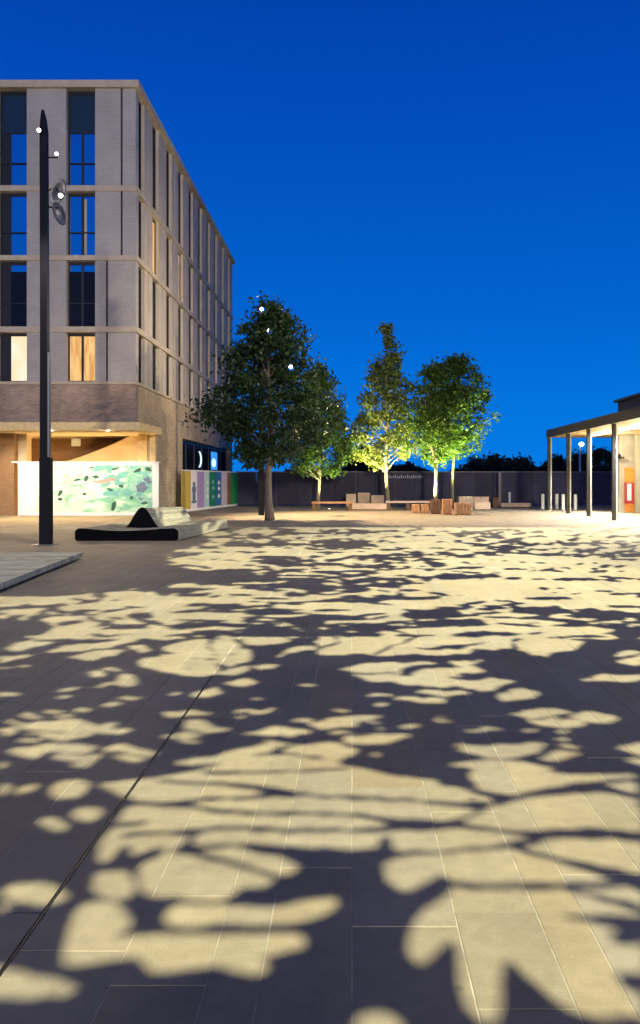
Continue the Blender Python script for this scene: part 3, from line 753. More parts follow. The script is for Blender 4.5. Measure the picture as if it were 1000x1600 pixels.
def stroke(Fd, pts, w, val=0.0):
    """w: list of widths per point or a number"""
    if not hasattr(w, '__len__'): w = [w] * len(pts)
    pts2 = []; 
    for i in range(len(pts) - 1):
        for t in np.linspace(0, 1, 4)[:-1]:
            pts2.append((pts[i][0] * (1 - t) + pts[i + 1][0] * t, pts[i][1] * (1 - t) + pts[i + 1][1] * t, w[i] * (1 - t) + w[i + 1] * t))
    pts2.append((*pts[-1], w[-1]))
    # smooth
    a = np.array(pts2)
    for _ in range(2): a[1:-1] = (a[:-2] + 2 * a[1:-1] + a[2:]) / 4
    for i in range(len(a) - 1):
        ax, ay, aw = a[i]; bx, by, bw = a[i + 1]; m_ = max(aw, bw) / 2 + 1
        ix = np.where((xs >= min(ax, bx) - m_) & (xs <= max(ax, bx) + m_))[0]; iy = np.where((ys >= min(ay, by) - m_) & (ys <= max(ay, by) + m_))[0]
        if len(ix) == 0 or len(iy) == 0: continue
        XX, YY = np.meshgrid(xs[ix], ys[iy]); dx, dy = bx - ax, by - ay; l2 = dx * dx + dy * dy + 1e-9
        t = np.clip(((XX - ax) * dx + (YY - ay) * dy) / l2, 0, 1)
        dd = np.hypot(XX - ax - t * dx, YY - ay - t * dy); ins = dd <= (aw * (1 - t) + bw * t) / 2
        sub = Fd[np.ix_(iy, ix)]; sub[ins] = val; Fd[np.ix_(iy, ix)] = sub

rs = np.random.RandomState(5)
def vnoise(X, Y, sc, seed):
    r = np.random.RandomState(seed); T = r.rand(256, 256)
    x = X / sc + 1000.3; y = Y / sc + 1000.7
    xi = np.floor(x).astype(int); yi = np.floor(y).astype(int); fx_ = x - xi; fy_ = y - yi
    fx_ = fx_ * fx_ * (3 - 2 * fx_); fy_ = fy_ * fy_ * (3 - 2 * fy_)
    g = lambda a, b: T[a % 256, b % 256]
    return (g(xi, yi) * (1 - fx_) + g(xi + 1, yi) * fx_) * (1 - fy_) + (g(xi, yi + 1) * (1 - fx_) + g(xi + 1, yi + 1) * fx_) * fy_
# procedural canopy: leaf-like cells parted by thin twigs, in metres on the ground
wx = Xg + 0.35 * (vnoise(Xg, Yg, 0.8, 1) - .5) * 2; wy = Yg + 0.5 * (vnoise(Xg, Yg, 0.9, 2) - .5) * 2
proc = np.ones(Xg.shape)
Ycol = F * HC / (ys - VY)
lr = random.Random(41)
def mark(cx, cy, hl, fn):
    """rows and columns of the grid lying within hl metres of (cx, cy); fn tells which of them are covered"""
    iy = np.where((Ycol > cy - hl) & (Ycol < cy + hl))[0]
    if len(iy) == 0: return
    Ymin = max(cy - hl, 0.9); Ymax = cy + hl
    pa = min((cx - hl) / Ymin, (cx - hl) / Ymax) * F + VX; pb = max((cx + hl) / Ymin, (cx + hl) / Ymax) * F + VX
    ia, ib = np.searchsorted(xs, pa), np.searchsorted(xs, pb)
    if ib <= ia: return
    sl = (slice(iy[0], iy[-1] + 1), slice(ia, ib))
    m_ = fn(Xg[sl] - cx, Yg[sl] - cy); proc[sl][m_] = 0.0
def leaf(cx, cy, an, L_, w_):
    c_, s_ = math.cos(an), math.sin(an)
    mark(cx, cy, L_ / 2, lambda X, Y: np.abs(-X * s_ + Y * c_) < w_ / 2 * np.clip(1 - ((X * c_ + Y * s_) / (L_ / 2)) ** 2, 0, 1))
def vn1(x_, y_, sc, seed): return float(vnoise(np.array([[x_]]), np.array([[y_]]), sc, seed)[0, 0])
nt_ = 0
for t_ in range(480):
    y_ = 1.0 + 28 * math.sqrt(lr.random()); x_ = lr.uniform(-1.15, 1.1) * y_
    an = lr.choice((lr.gauss(0.15, 0.5), lr.gauss(math.pi + .1, 0.5))); w_ = lr.uniform(0.02, 0.075)
    dens = 1.0 - 0.55 * min(1, max(0, (x_ + 1) / 4)) * min(1, y_ / 8)
    for k in range(int(lr.uniform(14, 34))):
        an += lr.gauss(0, 0.13); st = 0.11; x_ += st * math.cos(an); y_ += st * math.sin(an); w_ *= 0.975
        if y_ < 1.0: break
        ca, sa = math.cos(an), math.sin(an)
        mark(x_, y_, 0.11, lambda X, Y: (np.abs(-X * sa + Y * ca) < w_ / 2) & (np.abs(X * ca + Y * sa) < 0.075))
        if lr.random() < 0.75 * dens:
            L_ = lr.uniform(0.22, 0.5); sd = lr.choice((-1, 1)); la = an + sd * lr.uniform(0.4, 1.2)
            leaf(x_ + math.cos(la) * L_ * 0.5, y_ + math.sin(la) * L_ * 0.5, la, L_, L_ * lr.uniform(0.32, 0.5))
for t_ in range(13500):
    y_ = 1.0 + 27.5 * math.sqrt(lr.random()); x_ = lr.uniform(-1.15, 1.12) * y_
    v_ = 0.6 * vn1(x_, y_, 2.2, 61) + 0.4 * vn1(x_, y_, 0.9, 62) - 0.01 * min(1, max(0, (x_ + 1) / 3))
    if v_ > 0.53: continue
    L_ = lr.uniform(0.2, 0.62); leaf(x_, y_, lr.gauss(0.08, 0.45), L_, L_ * lr.uniform(0.2, 0.36))
FD = proc.copy()
inside = (PXg >= -25) & (PXg <= 1025) & (PYg >= 1000) & (PYg <= 1680)
FD[inside] = 0.0
light = [
 [(8,1016),(25,1006),(50,1001),(90,1003),(60,1010),(30,1017)],
 [(70,1018),(100,1010),(145,1005),(210,999),(216,1003),(170,1012),(120,1017)],
 [(105,1029),(130,1020),(170,1015),(197,1018),(180,1025),(140,1030)],
 [(0,1026),(25,1025),(48,1021),(52,1023),(30,1032),(0,1037)],
 [(195,1012),(225,1009),(240,1015),(225,1019),(200,1017)],
 [(175,1064),(190,1057),(212,1056),(221,1065),(207,1075),(187,1074)],
 [(8,1126),(50,1130),(75,1127),(110,1123),(130,1126),(155,1136),(208,1141),(190,1147),(150,1146),(100,1143),(40,1143)],
 [(0,1141),(25,1143),(15,1148),(0,1150)],
 [(40,1146),(100,1145),(158,1148),(130,1153),(95,1159),(70,1154)],
 [(15,1175),(50,1167),(100,1163),(147,1165),(142,1178),(100,1177),(70,1176),(58,1187),(32,1183)],
 [(155,1168),(195,1165),(222,1171),(246,1181),(230,1184),(200,1176),(170,1172)],
 [(76,1184),(120,1180),(152,1184),(150,1192),(110,1190)],
 [(176,1181),(205,1180),(234,1187),(210,1191),(188,1188)],
 [(105,1194),(145,1193),(140,1200),(118,1199)],
 [(0,1190),(12,1196),(0,1205)],
 [(235,1030),(255,1028),(262,1018),(250,1008),(330,996),(345,1000),(362,998),(377,1012),(394,1020),(392,1031),(368,1041),(352,1043),(346,1056),(290,1056),(250,1049),(215,1036)],
 [(375,1006),(400,1010),(430,1007),(458,1001),(420,996),(385,996)],
 [(345,1056),(365,1046),(390,1043),(389,1051),(365,1057)],
 [(393,1045),(420,1040),(442,1037),(432,1046),(410,1048)],
 [(422,1026),(442,1020),(440,1026)],
 [(442,1021),(460,1012),(487,1009),(494,1014),(465,1022)],
 [(486,1004),(520,996),(520,1010),(500,1010)],
 [(344,1069),(375,1062),(394,1063),(400,1068),(380,1073)],
 [(292,1087),(320,1078),(340,1073),(346,1083),(325,1089),(305,1089)],
 [(248,1115),(290,1112),(330,1113),(300,1119),(275,1123)],
 [(285,1127),(320,1127),(345,1135),(367,1140),(345,1144),(320,1142),(298,1139)],
 [(248,1147),(275,1147),(272,1152),(255,1151)],
 [(276,1148),(300,1146),(320,1150),(295,1155),(279,1153)],
 [(382,1114),(410,1109),(432,1107),(425,1115),(405,1117)],
 [(400,1145),(430,1137),(457,1138),(470,1146),(450,1152),(420,1151)],
 [(474,1130),(500,1125),(560,1119),(597,1120),(570,1128),(552,1138),(520,1140),(495,1137)],
 [(530,1157),(545,1150),(600,1148),(655,1148),(610,1161),(575,1166),(545,1161)],
 [(500,996),(760,996),(755,1010),(735,1021),(700,1023),(640,1025),(560,1024),(500,1023)],
 [(530,1047),(570,1038),(600,1035),(640,1037),(670,1032),(688,1034),(670,1044),(640,1053),(600,1052),(555,1051)],
 [(545,1054),(600,1055),(640,1054),(660,1050),(700,1052),(728,1056),(690,1061),(742,1063),(735,1071),(680,1074),(640,1071),(620,1067),(580,1064)],
 [(678,1047),(720,1041),(748,1045),(765,1050),(720,1052),(690,1051)],
 [(698,1037),(730,1032),(750,1036),(735,1041),(710,1040)],
 [(645,1081),(680,1077),(720,1080),(740,1083),(690,1087)],
 [(640,1094),(680,1088),(697,1092),(692,1099),(660,1098)],
 [(716,1068),(750,1063),(790,1062),(803,1067),(780,1075),(750,1079),(722,1075)],
 [(750,996),(803,996),(800,1013),(770,1018),(750,1017)],
 [(803,1004),(830,996),(880,998),(914,1005),(900,1014),(870,1019),(850,1027),(830,1023),(813,1013)],
 [(950,1024),(980,1018),(1010,1021),(980,1027)], [(965,1037),(985,1029),(1010,1026),(1010,1040),(985,1040)],
 [(908,1061),(950,1055),(1010,1055),(1010,1064),(940,1064)],
 [(778,1091),(800,1080),(820,1076),(842,1082),(837,1091),(810,1095),(790,1099)],
 [(788,1116),(830,1110),(905,1111),(862,1121),(828,1123)], [(826,1126),(865,1123),(900,1127),(920,1133),(880,1139),(848,1133)],
 [(892,1123),(915,1114),(945,1115),(970,1128),(950,1133),(915,1129)],
 [(718,1172),(760,1164),(830,1163),(860,1164),(842,1174),(820,1184),(790,1187),(748,1181)],
 [(842,1186),(860,1177),(890,1173),(905,1177),(885,1185),(860,1190)],
 [(960,1170),(1010,1162),(1010,1182),(985,1178)], [(975,1190),(1010,1183),(1010,1198)],
 # the broad bright field
 [(187,1283),(200,1262),(215,1250),(190,1243),(165,1232),(155,1225),(220,1219),(255,1214),(290,1207),(325,1200),(262,1193),(330,1182),(370,1173),(410,1164),(500,1161),(540,1163),(562,1172),(547,1182),(530,1188),(534,1197),(560,1200),(590,1206),(620,1213),(690,1220),(740,1232),(752,1225),(735,1218),(730,1205),(696,1196),(730,1190),(770,1188),(860,1191),(868,1203),(930,1207),(1010,1204),(1010,1590),(985,1588),(940,1590),(905,1585),(880,1572),(860,1560),(830,1530),(802,1508),(788,1500),(785,1530),(783,1570),(775,1596),(755,1599),(743,1590),(730,1570),(720,1540),(715,1490),(712,1468),(690,1480),(668,1504),(653,1508),(640,1492),(641,1460),(658,1430),(700,1400),(712,1392),(697,1363),(680,1373),(655,1388),(635,1394),(615,1387),(601,1370),(603,1345),(612,1325),(600,1305),(592,1325),(560,1328),(500,1328),(420,1322),(380,1330),(440,1340),(472,1355),(455,1366),(424,1369),(430,1376),(420,1388),(375,1388),(370,1399),(340,1412),(310,1405),(235,1401),(220,1390),(220,1350),(250,1342),(262,1320),(208,1340),(207,1325),(195,1318),(168,1352),(155,1345),(153,1325)],
 [(80,1230),(95,1222),(120,1219),(140,1223),(143,1232),(120,1249),(95,1252),(80,1243)],
 [(110,1272),(120,1263),(150,1262),(163,1272),(145,1284),(123,1280)],
 [(60,1283),(80,1277),(97,1284),(111,1297),(95,1300),(73,1293)],
 [(0,1225),(20,1230),(10,1242),(0,1242)], [(24,1236),(45,1227),(63,1228),(50,1237),(30,1242)],
 [(0,1392),(25,1382),(60,1379),(88,1388),(109,1403),(95,1412),(60,1413),(22,1410)],
 [(0,1409),(14,1418),(10,1426),(0,1427)],
 [(147,1388),(150,1368),(170,1363),(197,1364),(211,1380),(207,1402),(185,1408),(158,1402)],
 [(122,1420),(140,1411),(182,1410),(197,1425),(206,1445),(203,1456),(185,1460),(205,1465),(250,1461),(350,1462),(420,1461),(467,1460),(482,1472),(472,1484),(440,1490),(410,1495),(417,1510),(420,1520),(405,1525),(380,1521),(350,1512),(320,1510),(280,1520),(238,1522),(220,1500),(205,1496),(170,1501),(120,1512),(102,1510),(99,1490),(110,1450)],
 [(255,1442),(270,1416),(290,1412),(350,1417),(420,1419),(450,1415),(500,1404),(528,1402),(531,1412),(505,1432),(470,1443),(440,1442),(400,1448),(370,1444),(345,1441),(310,1449),(268,1449)],
 [(-20,1512),(20,1517),(60,1527),(107,1537),(122,1546),(107,1556),(60,1558),(-20,1558)],
 [(555,1605),(565,1589),(580,1583),(607,1584),(624,1594),(632,1605),(620,1640),(570,1640)],
]
darks = [
 [(255,1337),(285,1322),(297,1308),(306,1322),(320,1333),(316,1340),(285,1337)],
 [(590,1197),(620,1200),(742,1197),(738,1212),(700,1217),(660,1216),(620,1210)],
 [(960,1450),(1010,1447),(1010,1480),(948,1476)],
 [(955,1522),(1010,1518),(1010,1552),(985,1552)],
 [(985,1370),(1010,1366),(1010,1392),(985,1390)],
 [(590,1318),(612,1305),(618,1328),(604,1360),(590,1340)],
]
strokes = [
 ([(330,1000),(334,1025),(345,1038),(354,1043)],[6,3,4,7]), ([(376,1012),(365,1028)],2.5), ([(285,1035),(300,1041),(294,1048)],3), ([(250,1018),(275,1020)],3), ([(300,1030),(337,1029)],2.5),
 ([(500,1014),(538,1006),(524,997)],2.5), ([(590,1023),(620,1009),(652,997)],2.5), ([(655,1013),(690,1013),(760,1004)],[2,6,2]),
 ([(625,1050),(650,1046),(680,1040)],[6,7,3]),
 ([(395,1182),(430,1176),(465,1181),(505,1186)],[2,5,3,3]), ([(430,1176),(455,1166)],[5,6]),
 ([(250,1220),(300,1224),(370,1226),(410,1234),(430,1239),(460,1242),(500,1245),(560,1248),(640,1252),(700,1256),(760,1260)],[4,4,6,9,12,6,4,4,4,6,9]),
 ([(200,1200),(262,1202),(320,1199),(348,1194)],[16,12,5,2]),
 ([(250,1256),(285,1258),(310,1251),(350,1249),(400,1246),(440,1241)],[5,6,6,4,5,6]),
 ([(100,1252),(145,1257),(200,1254),(250,1258),(285,1259),(330,1268),(390,1272),(500,1273),(545,1274),(600,1281),(625,1289),(680,1290),(700,1289),(750,1296),(800,1301),(860,1306),(940,1303),(1010,1309)],[6,7,9,6,6,5,5,5,5,8,15,14,9,5,7,14,14,12]),
 ([(145,1243),(160,1237),(185,1245),(197,1252)],[3,4,5,9]),
 ([(320,1208),(370,1208),(430,1206),(500,1205),(540,1201)],[5,4,3,3,3]),
 ([(185,1288),(215,1288),(238,1283)],[7,6,2]),
 ([(195,1306),(250,1303),(300,1302),(350,1295),(400,1297),(450,1299),(500,1298),(560,1300),(600,1299),(628,1292)],[6,6,6,5,6,7,5,5,8,10]),
 ([(299,1312),(306,1302)],[10,6]),
 ([(310,1328),(340,1324),(390,1322),(430,1328),(470,1331),(510,1330)],[6,5,6,9,9,9]),
 ([(310,1337),(345,1346),(400,1360),(440,1375)],[6,7,8,10]),
 ([(598,1338),(650,1335),(700,1332),(750,1327),(800,1322),(845,1312)],[12,6,5,5,8,12]),
 ([(800,1323),(850,1339),(900,1352),(950,1364),(1010,1382)],[6,7,9,14,22]),
 ([(700,1384),(750,1386),(850,1387),(930,1384),(1010,1378)],[9,9,10,8,14]),
 ([(697,1290),(750,1271),(765,1258),(800,1248),(850,1240),(900,1231),(940,1231),(970,1240),(1010,1245)],[8,6,8,9,8,14,14,8,4]),
 ([(900,1228),(960,1220),(1010,1217)],[6,5,6]),
 ([(690,1223),(720,1230),(770,1246),(800,1248)],[7,5,8,8]),
 ([(865,1205),(900,1208),(1010,1203)],[6,6,8]),
 ([(895,1394),(940,1402),(1010,1425)],[7,7,12]), ([(880,1434),(940,1438),(1010,1448)],[4,12,22]),
 ([(185,1462),(203,1458),(215,1448)],[4,9,14]),
 ([(820,1188),(850,1195),(900,1193),(960,1200)],[5,7,8,8]),
]
for t_ in range(70):      # small stray gaps between the leaves
    cx, cy = lr.uniform(0, 1000), lr.uniform(1022, 1200); a_, h_ = lr.uniform(9, 26), lr.uniform(1.6, 3.2); tl = lr.uniform(-0.1, 0.06)
    fillpoly(FD, [(cx - a_, cy - tl * a_), (cx - a_ * .2, cy - h_), (cx + a_, cy + tl * a_), (cx + a_ * .1, cy + h_)], 1.0, 0)
for p in light: fillpoly(FD, p, 1.0, 0 if len(p) < 16 else 1)
for p in darks: fillpoly(FD, p, 0.0)
for p, w in strokes: stroke(FD, p, [q * 1.25 for q in w] if hasattr(w, '__len__') else w * 1.25)
# known broad shade in the middle distance
darkfar = [
 [(-900,820),(300,836),(340,846),(255,862),(262,888),(450,901),(340,914),(250,916),(160,918),(80,928),(-900,960)],
 [(-900,965),(70,962),(85,985),(20,998),(-10,1012),(-900,1030)],
]
for p in darkfar: fillpoly(FD, p, 0.0)
for (cx, cy, rx, ry) in ((360,947,26,5),(415,956,38,7),(330,989,22,6),(480,972,34,6),(440,985,30,4),(220,962,25,6),(520,966,70,5),(680,960,60,7),(720,972,50,6),(560,981,50,4),(850,955,60,5),(940,960,55,7),(985,988,30,10),(760,900,28,4),(450,905,60,3),(400,851,60,3),(560,852,40,3),(300,930,30,3),(600,905,50,3),(900,905,40,3),(860,935,45,3),(650,935,40,3)):
    a = [(cx + rx * math.cos(k * math.pi / 8) * (0.75 + 0.4 * ((k * 7) % 5) / 5), cy + ry * math.sin(k * math.pi / 8) * (0.75 + 0.4 * ((k * 3) % 4) / 4)) for k in range(16)]
    fillpoly(FD, a, 0.0)
for p in ([(50,938),(85,934),(120,936),(90,944),(45,947)], [(5,958),(40,951),(78,949),(60,957),(20,962)], [(28,966),(38,962),(46,966),(36,971)], [(60,968),(90,962),(115,967),(100,972),(70,972)],
          [(92,941),(120,937),(130,941),(105,945)], [(80,983),(120,974),(160,970),(150,980),(110,987)], [(262,914),(300,910),(312,915),(280,919)], [(155,937),(200,924),(200,930),(165,940)],
          [(262,874),(300,868),(370,866),(400,872),(360,886),(310,884),(275,880)], [(350,880),(380,868),(395,875),(370,888)]):
    fillpoly(FD, p, 1.0)
stroke(FD, [(290,872),(330,876),(350,870)], 1.5); stroke(FD, [(330,880),(360,873),(380,880)], 1.5)
def blur(Aq, n=1):
    for _ in range(n):
        B_ = Aq.copy(); B_[1:-1] = (Aq[:-2] + 2 * Aq[1:-1] + Aq[2:]) / 4; C_ = B_.copy(); C_[:, 1:-1] = (B_[:, :-2] + 2 * B_[:, 1:-1] + B_[:, 2:]) / 4; Aq = C_
    return Aq
# ragged leaf edges: displace the near pattern a little
w1 = vnoise(PXg, PYg * 2.5, 26, 71) - .5; w2 = vnoise(PXg, PYg * 2.5, 22, 72) - .5; w3 = vnoise(PXg, PYg * 2.2, 9, 73) - .5; w4 = vnoise(PXg, PYg * 2.2, 8, 74) - .5
sc_near = np.clip((PYg - 985) / 30, 0, 1) * (0.18 + 0.5 * np.clip((1205 - PYg) / 40, 0, 1))
qx = PXg + sc_near * (w1 * 22 + w3 * 8); qy = PYg + sc_near * (w2 * 9 + w4 * 4)
jx = np.clip(np.searchsorted(xs, qx), 0, len(xs) - 1); jy = np.clip(np.searchsorted(ys, qy), 0, len(ys) - 1)
FD = FD[jy, jx]
FD = blur(FD, 1)
# marching squares -> dark polygons, as ground points
def dark_polys():
    G = FD; ny, nx = G.shape
    dk = G <= 0.5
    cnt = dk[:-1, :-1].astype(int) + dk[1:, :-1] + dk[:-1, 1:] + dk[1:, 1:]
    V = [np.stack([Xg.ravel(), Yg.ravel()], 1)]; faces = []
    idx = np.arange(ny * nx).reshape(ny, nx)
    # merge runs of full cells along rows into single long quads
    for j in range(ny - 1):
        row = cnt[j] == 4; i = 0
        while i < nx - 1:
            if row[i]:
                k = i
                while k < nx - 1 and row[k]: k += 1
                faces.append((idx[j, i], idx[j, k], idx[j + 1, k], idx[j + 1, i])); i = k
            else: i += 1
    extra = []; base = ny * nx
    mj, mi = np.where((cnt > 0) & (cnt < 4))
    for j, i in zip(mj, mi):
        cs = [(j, i), (j, i + 1), (j + 1, i + 1), (j + 1, i)]; poly = []
        for k in range(4):
            a = cs[k]; b2 = cs[(k + 1) % 4]; ga, gb = G[a], G[b2]
            if ga <= 0.5: poly.append(int(idx[a]))
            if (ga <= 0.5) != (gb <= 0.5):
                t = (0.5 - ga) / (gb - ga)
                px = PXg[a] * (1 - t) + PXg[b2] * t; py = PYg[a] * (1 - t) + PYg[b2] * t
                Yq = F * HC / (py - VY); extra.append(((px - VX) / F * Yq, Yq)); poly.append(base + len(extra) - 1)
        if len(poly) > 2: faces.append(tuple(poly))
    V.append(np.array(extra)); return np.concatenate(V), faces, idx
DV, DF, DI = dark_polys()
per = list(DI[0, :]) + list(DI[1:, -1]) + list(DI[-1, :-1][::-1]) + list(DI[1:-1, 0][::-1])

def projector(name, L, target, dist, lamp_r, energy, cone, blend, color, label, parent=None):
    """a real lamp with a cut metal leaf plate held in front of it"""
    L = Vector(L); ax = (Vector(target) - L).normalized()
    u = ax.cross(Vector((0, 0, 1))).normalized(); w = u.cross(ax)
    P = np.concatenate([DV, np.zeros((len(DV), 1))], 1) - np.array(L)
    A_ = np.array(ax); U = np.array(u); Wv = np.array(w)
    fwd = P @ A_ / np.linalg.norm(P, axis=1)
    t = dist / np.maximum(P @ A_, 0.05)
    Q = P * t[:, None]
    n0 = len(Q)
    bad = fwd < 0.30
    DFk = [f for f in DF if not any(bad[z] for z in f)]
    ctr = Q[per].mean(0)
    # solid rim of the plate outside the pattern, clipped to the hood radius
    Rr = dist * 1.1
    qc = np.stack([Q[per] @ U, Q[per] @ Wv], 1)
    okp = ~bad[per]
    V = list(map(tuple, Q)); fcs = list(DFk); m = len(per)
    gc = qc[okp].mean(0)
    ang = np.arctan2(qc[:, 1] - gc[1], qc[:, 0] - gc[0])
    for i in range(m):
        j = (i + 1) % m
        if okp[i] and okp[j]:
            b0 = len(V)
            for q in (j, i):
                o2 = qc[q] + (np.array([math.cos(ang[q]), math.sin(ang[q])])) * Rr
                V.append(tuple(A_ * dist + U * o2[0] + Wv * o2[1]))
            fcs.append((per[i], per[j], b0, b0 + 1))
    me = bpy.data.meshes.new('cut_leaf_plate'); me.from_pydata([tuple(q) for q in V], [], [tuple(int(z) for z in f) for f in fcs]); me.update()
    me.materials.append(M['black'])
    root = empty(name, tuple(L), 0, label, 'projector')
    o = bpy.data.objects.new('cut_leaf_plate', me); COL.objects.link(o); o.parent = root
    # rear hood: tube from behind the lamp to the plate
    hb = MB().tube([tuple(-ax * 0.25), tuple(-ax * 0.2), tuple(ax * dist)], [0.05, dist * 0.6, dist * 1.5], 24, cap=False)
    hb.build('hood', M['black'], root)
    l = lightobj('projector_lamp', 'SPOT', tuple(L), energy, color, target, size=lamp_r, spot=cone, blend=blend)
    return root

WARM = (1.0, 0.955, 0.66)
nm = empty('lamp_mast', (1.4, -10.4, 0), 0, 'tall lamp mast standing behind the viewpoint', 'lamp post')
quadtube(MB(), [(0, 0.3, 0), (13.4, 0.16, 0)]).build('pole', M['mast'], nm)
MB().tube([(0, 0, 13.3), (0.1, 0.35, 13.2)], 0.03, 6).build('bracket', M['mast'], nm)
projector('leaf_projector', (1.5, -10, 13), (0.3, 5.6, 0), 0.6, 0.0011, LV['near'], 46, 0.9, WARM, 'black projector with cut leaf plate behind the viewpoint')
projector('leaf_projector', (9.0, 11.5, 10.5), (0.0, 12.5, 0), 0.5, 0.0014, LV['mid'], 78, 1.0, WARM, 'black projector on the mast to the right aimed at the middle of the plaza')
projector('leaf_projector', (10.6, 23.5, 11.6), (-0.5, 23.0, 0), 0.5, 0.0021, LV['far'], 84, 1.0, WARM, 'black projector high on the far right mast aimed across the plaza')
for (xx, yy, lb) in ((9.3, 11.5, 'tall lamp mast right of the near plaza'), (10.9, 23.5, 'tall lamp mast just before the pavilion roof')):
    q = empty('lamp_mast', (xx, yy, 0), 0, lb, 'lamp post')
    quadtube(MB(), [(0, 0.24, 0), (11.6, 0.14, 0)]).build('pole', M['mast'], q)
# added unseen area fill behind the viewer, brightening the facade
lightobj('fill_light', 'AREA', (8, -60, 9), LV['amb'] * 1.25, (1.0, 0.88, 0.77), (-10, 33, 9), size=3.0)

lightobj('mast_or_fill_light', 'SPOT', (10.6, 23.2, 11.3), LV['side'], (1.0, 0.78, 0.50), (-8.6, 44, 6), size=0.1, spot=62, blend=0.7)  # added fill spot, no lamp known here; warms the building's side wall

# ================================================================ sculpted timber benches
def sculpted(name, x0, x1, y0, y1, label, hump, skew=0.0):
    r = empty(name, ((x0 + x1) / 2, y0, 0), 0, label, 'bench', 'sculpted timber benches on the left')
    cx = (x0 + x1) / 2
    n = 60
    def top(x):
        t = (x - x0) / (x1 - x0)
        return 0.30 - 0.03 * math.sin(t * math.pi) + 0.02 * math.cos(t * 7)
    # front end profile, unlit face put in as black, rounded corners
    pr = [(x0 - cx + 0.04, 0.0)]
    pr += [(x0 - cx, 0.05), (x0 - cx, 0.24), (x0 - cx + 0.06, 0.30)]
    for i in range(1, n): 
        xq = x0 + 0.06 + (x1 - x0 - 0.12) * i / n; pr.append((xq - cx, top(xq)))
    pr += [(x1 - cx - 0.06, 0.30), (x1 - cx, 0.24), (x1 - cx, 0.05), (x1 - cx - 0.04, 0.0)]
    MB().prism(pr, 'y', 0.0, 0.06).build('end_profile', M['blackmat'], r)
    # slats running back
    ns = int((x1 - x0) / 0.075)
    for i in range(ns):
        a = x0 - cx + 0.03 + i * 0.075; b = a + 0.062
        h = top((a + b) / 2 + cx) - 0.012
        sk = skew * (y1 - y0)
        v = [(a, 0.062, 0.02), (b, 0.062, 0.02), (b + sk, y1 - y0, 0.02), (a + sk, y1 - y0, 0.02), (a, 0.062, h), (b, 0.062, h), (b + sk, y1 - y0, h), (a + sk, y1 - y0, h)]
        MB().raw(v, [(0, 3, 2, 1), (4, 5, 6, 7), (0, 1, 5, 4), (1, 2, 6, 5), (2, 3, 7, 6), (3, 0, 4, 7)]).build('slat', M['timber_pale'], r)
    if hump:
        hc, hw, hh, hy = hump
        def bell(x): 
            t = max(-1, min(1, (x - hc) / hw)); return 0.26 + (hh - 0.26) * (0.5 + 0.5 * math.cos(math.pi * t)) ** 0.85
        pr = [(hc - hw - cx, 0.2)] + [(hc - hw + 2 * hw * i / 24 - cx, bell(hc - hw + 2 * hw * i / 24)) for i in range(25)] + [(hc + hw - cx, 0.2)]
        MB().prism(pr, 'y', hy - y0, hy - y0 + 0.06).build('backrest_profile', M['blackmat'], r)  # unlit end of the hump, its shade put into the black colour
        nb = 22
        for i in range(nb):
            a = hc - hw + 2 * hw * i / nb; b = a + 2 * hw / nb - 0.012
            sk = skew * (y1 - hy)
            v = []
            for (yy, s_, kq) in ((hy - y0 + 0.062, 0.0, 1.0), (y1 - y0 - 0.1, sk, 0.9)):
                v += [(a - cx + s_, yy, 0.2), (b - cx + s_, yy, 0.2), (b - cx + s_, yy, bell(b) * kq - 0.02), (a - cx + s_, yy, bell(a) * kq - 0.02)]
            MB().raw(v, [(0, 1, 2, 3), (7, 6, 5, 4), (3, 2, 6, 7), (0, 3, 7, 4), (1, 5, 6, 2), (0, 4, 5, 1)]).build('backrest_slat', M['timber_pale'], r)
    return r
sculpted('sculpted_bench', gx(117, 21.2), gx(278, 21.2), 21.2, 26.6, 'pale slatted bench with unlit black end profile and humped backrest', (gx(222, 22.8), 0.46, 0.80, 22.8), 0.08)
# low ribbed deck at the left edge
dk = empty('timber_deck', (-7.0, 8.6, 0), 0, 'low pale ribbed timber deck at the left edge of the plaza', 'deck')
nsl = 74
for i in range(nsl):
    y0 = i * 0.108; y1 = y0 + 0.070
    def xr(y): 
        q = 8.6 + y; return -4.61 - (q - 10.9) * 0.095 + 6.78 - (0.35 * max(0, (q - 16.1)) ** 2)
    if 8.6 + y1 > 16.0: break
    v = [(-2.6, y0, 0.04), (xr(y0), y0 + 0.5, 0.04), (xr(y1), y1 + 0.5, 0.04), (-2.6, y1, 0.04)]
    v += [(p[0], p[1], 0.13) for p in v]
    MB().raw(v, [(0, 3, 2, 1), (4, 5, 6, 7), (0, 1, 5, 4), (1, 2, 6, 5), (2, 3, 7, 6), (3, 0, 4, 7)]).build('slat', M['deck_slat'], dk)
MB().raw([(-2.6, 0.1, 0), (2.12, 0.6, 0), (1.5, 7.7, 0), (-2.6, 7.2, 0), (-2.6, 0.1, 0.04), (2.12, 0.6, 0.04), (1.5, 7.7, 0.04), (-2.6, 7.2, 0.04)],
         [(0, 3, 2, 1), (4, 5, 6, 7), (0, 1, 5, 4), (1, 2, 6, 5), (2, 3, 7, 6), (3, 0, 4, 7)]).build('plinth', M['blackmat'], dk)

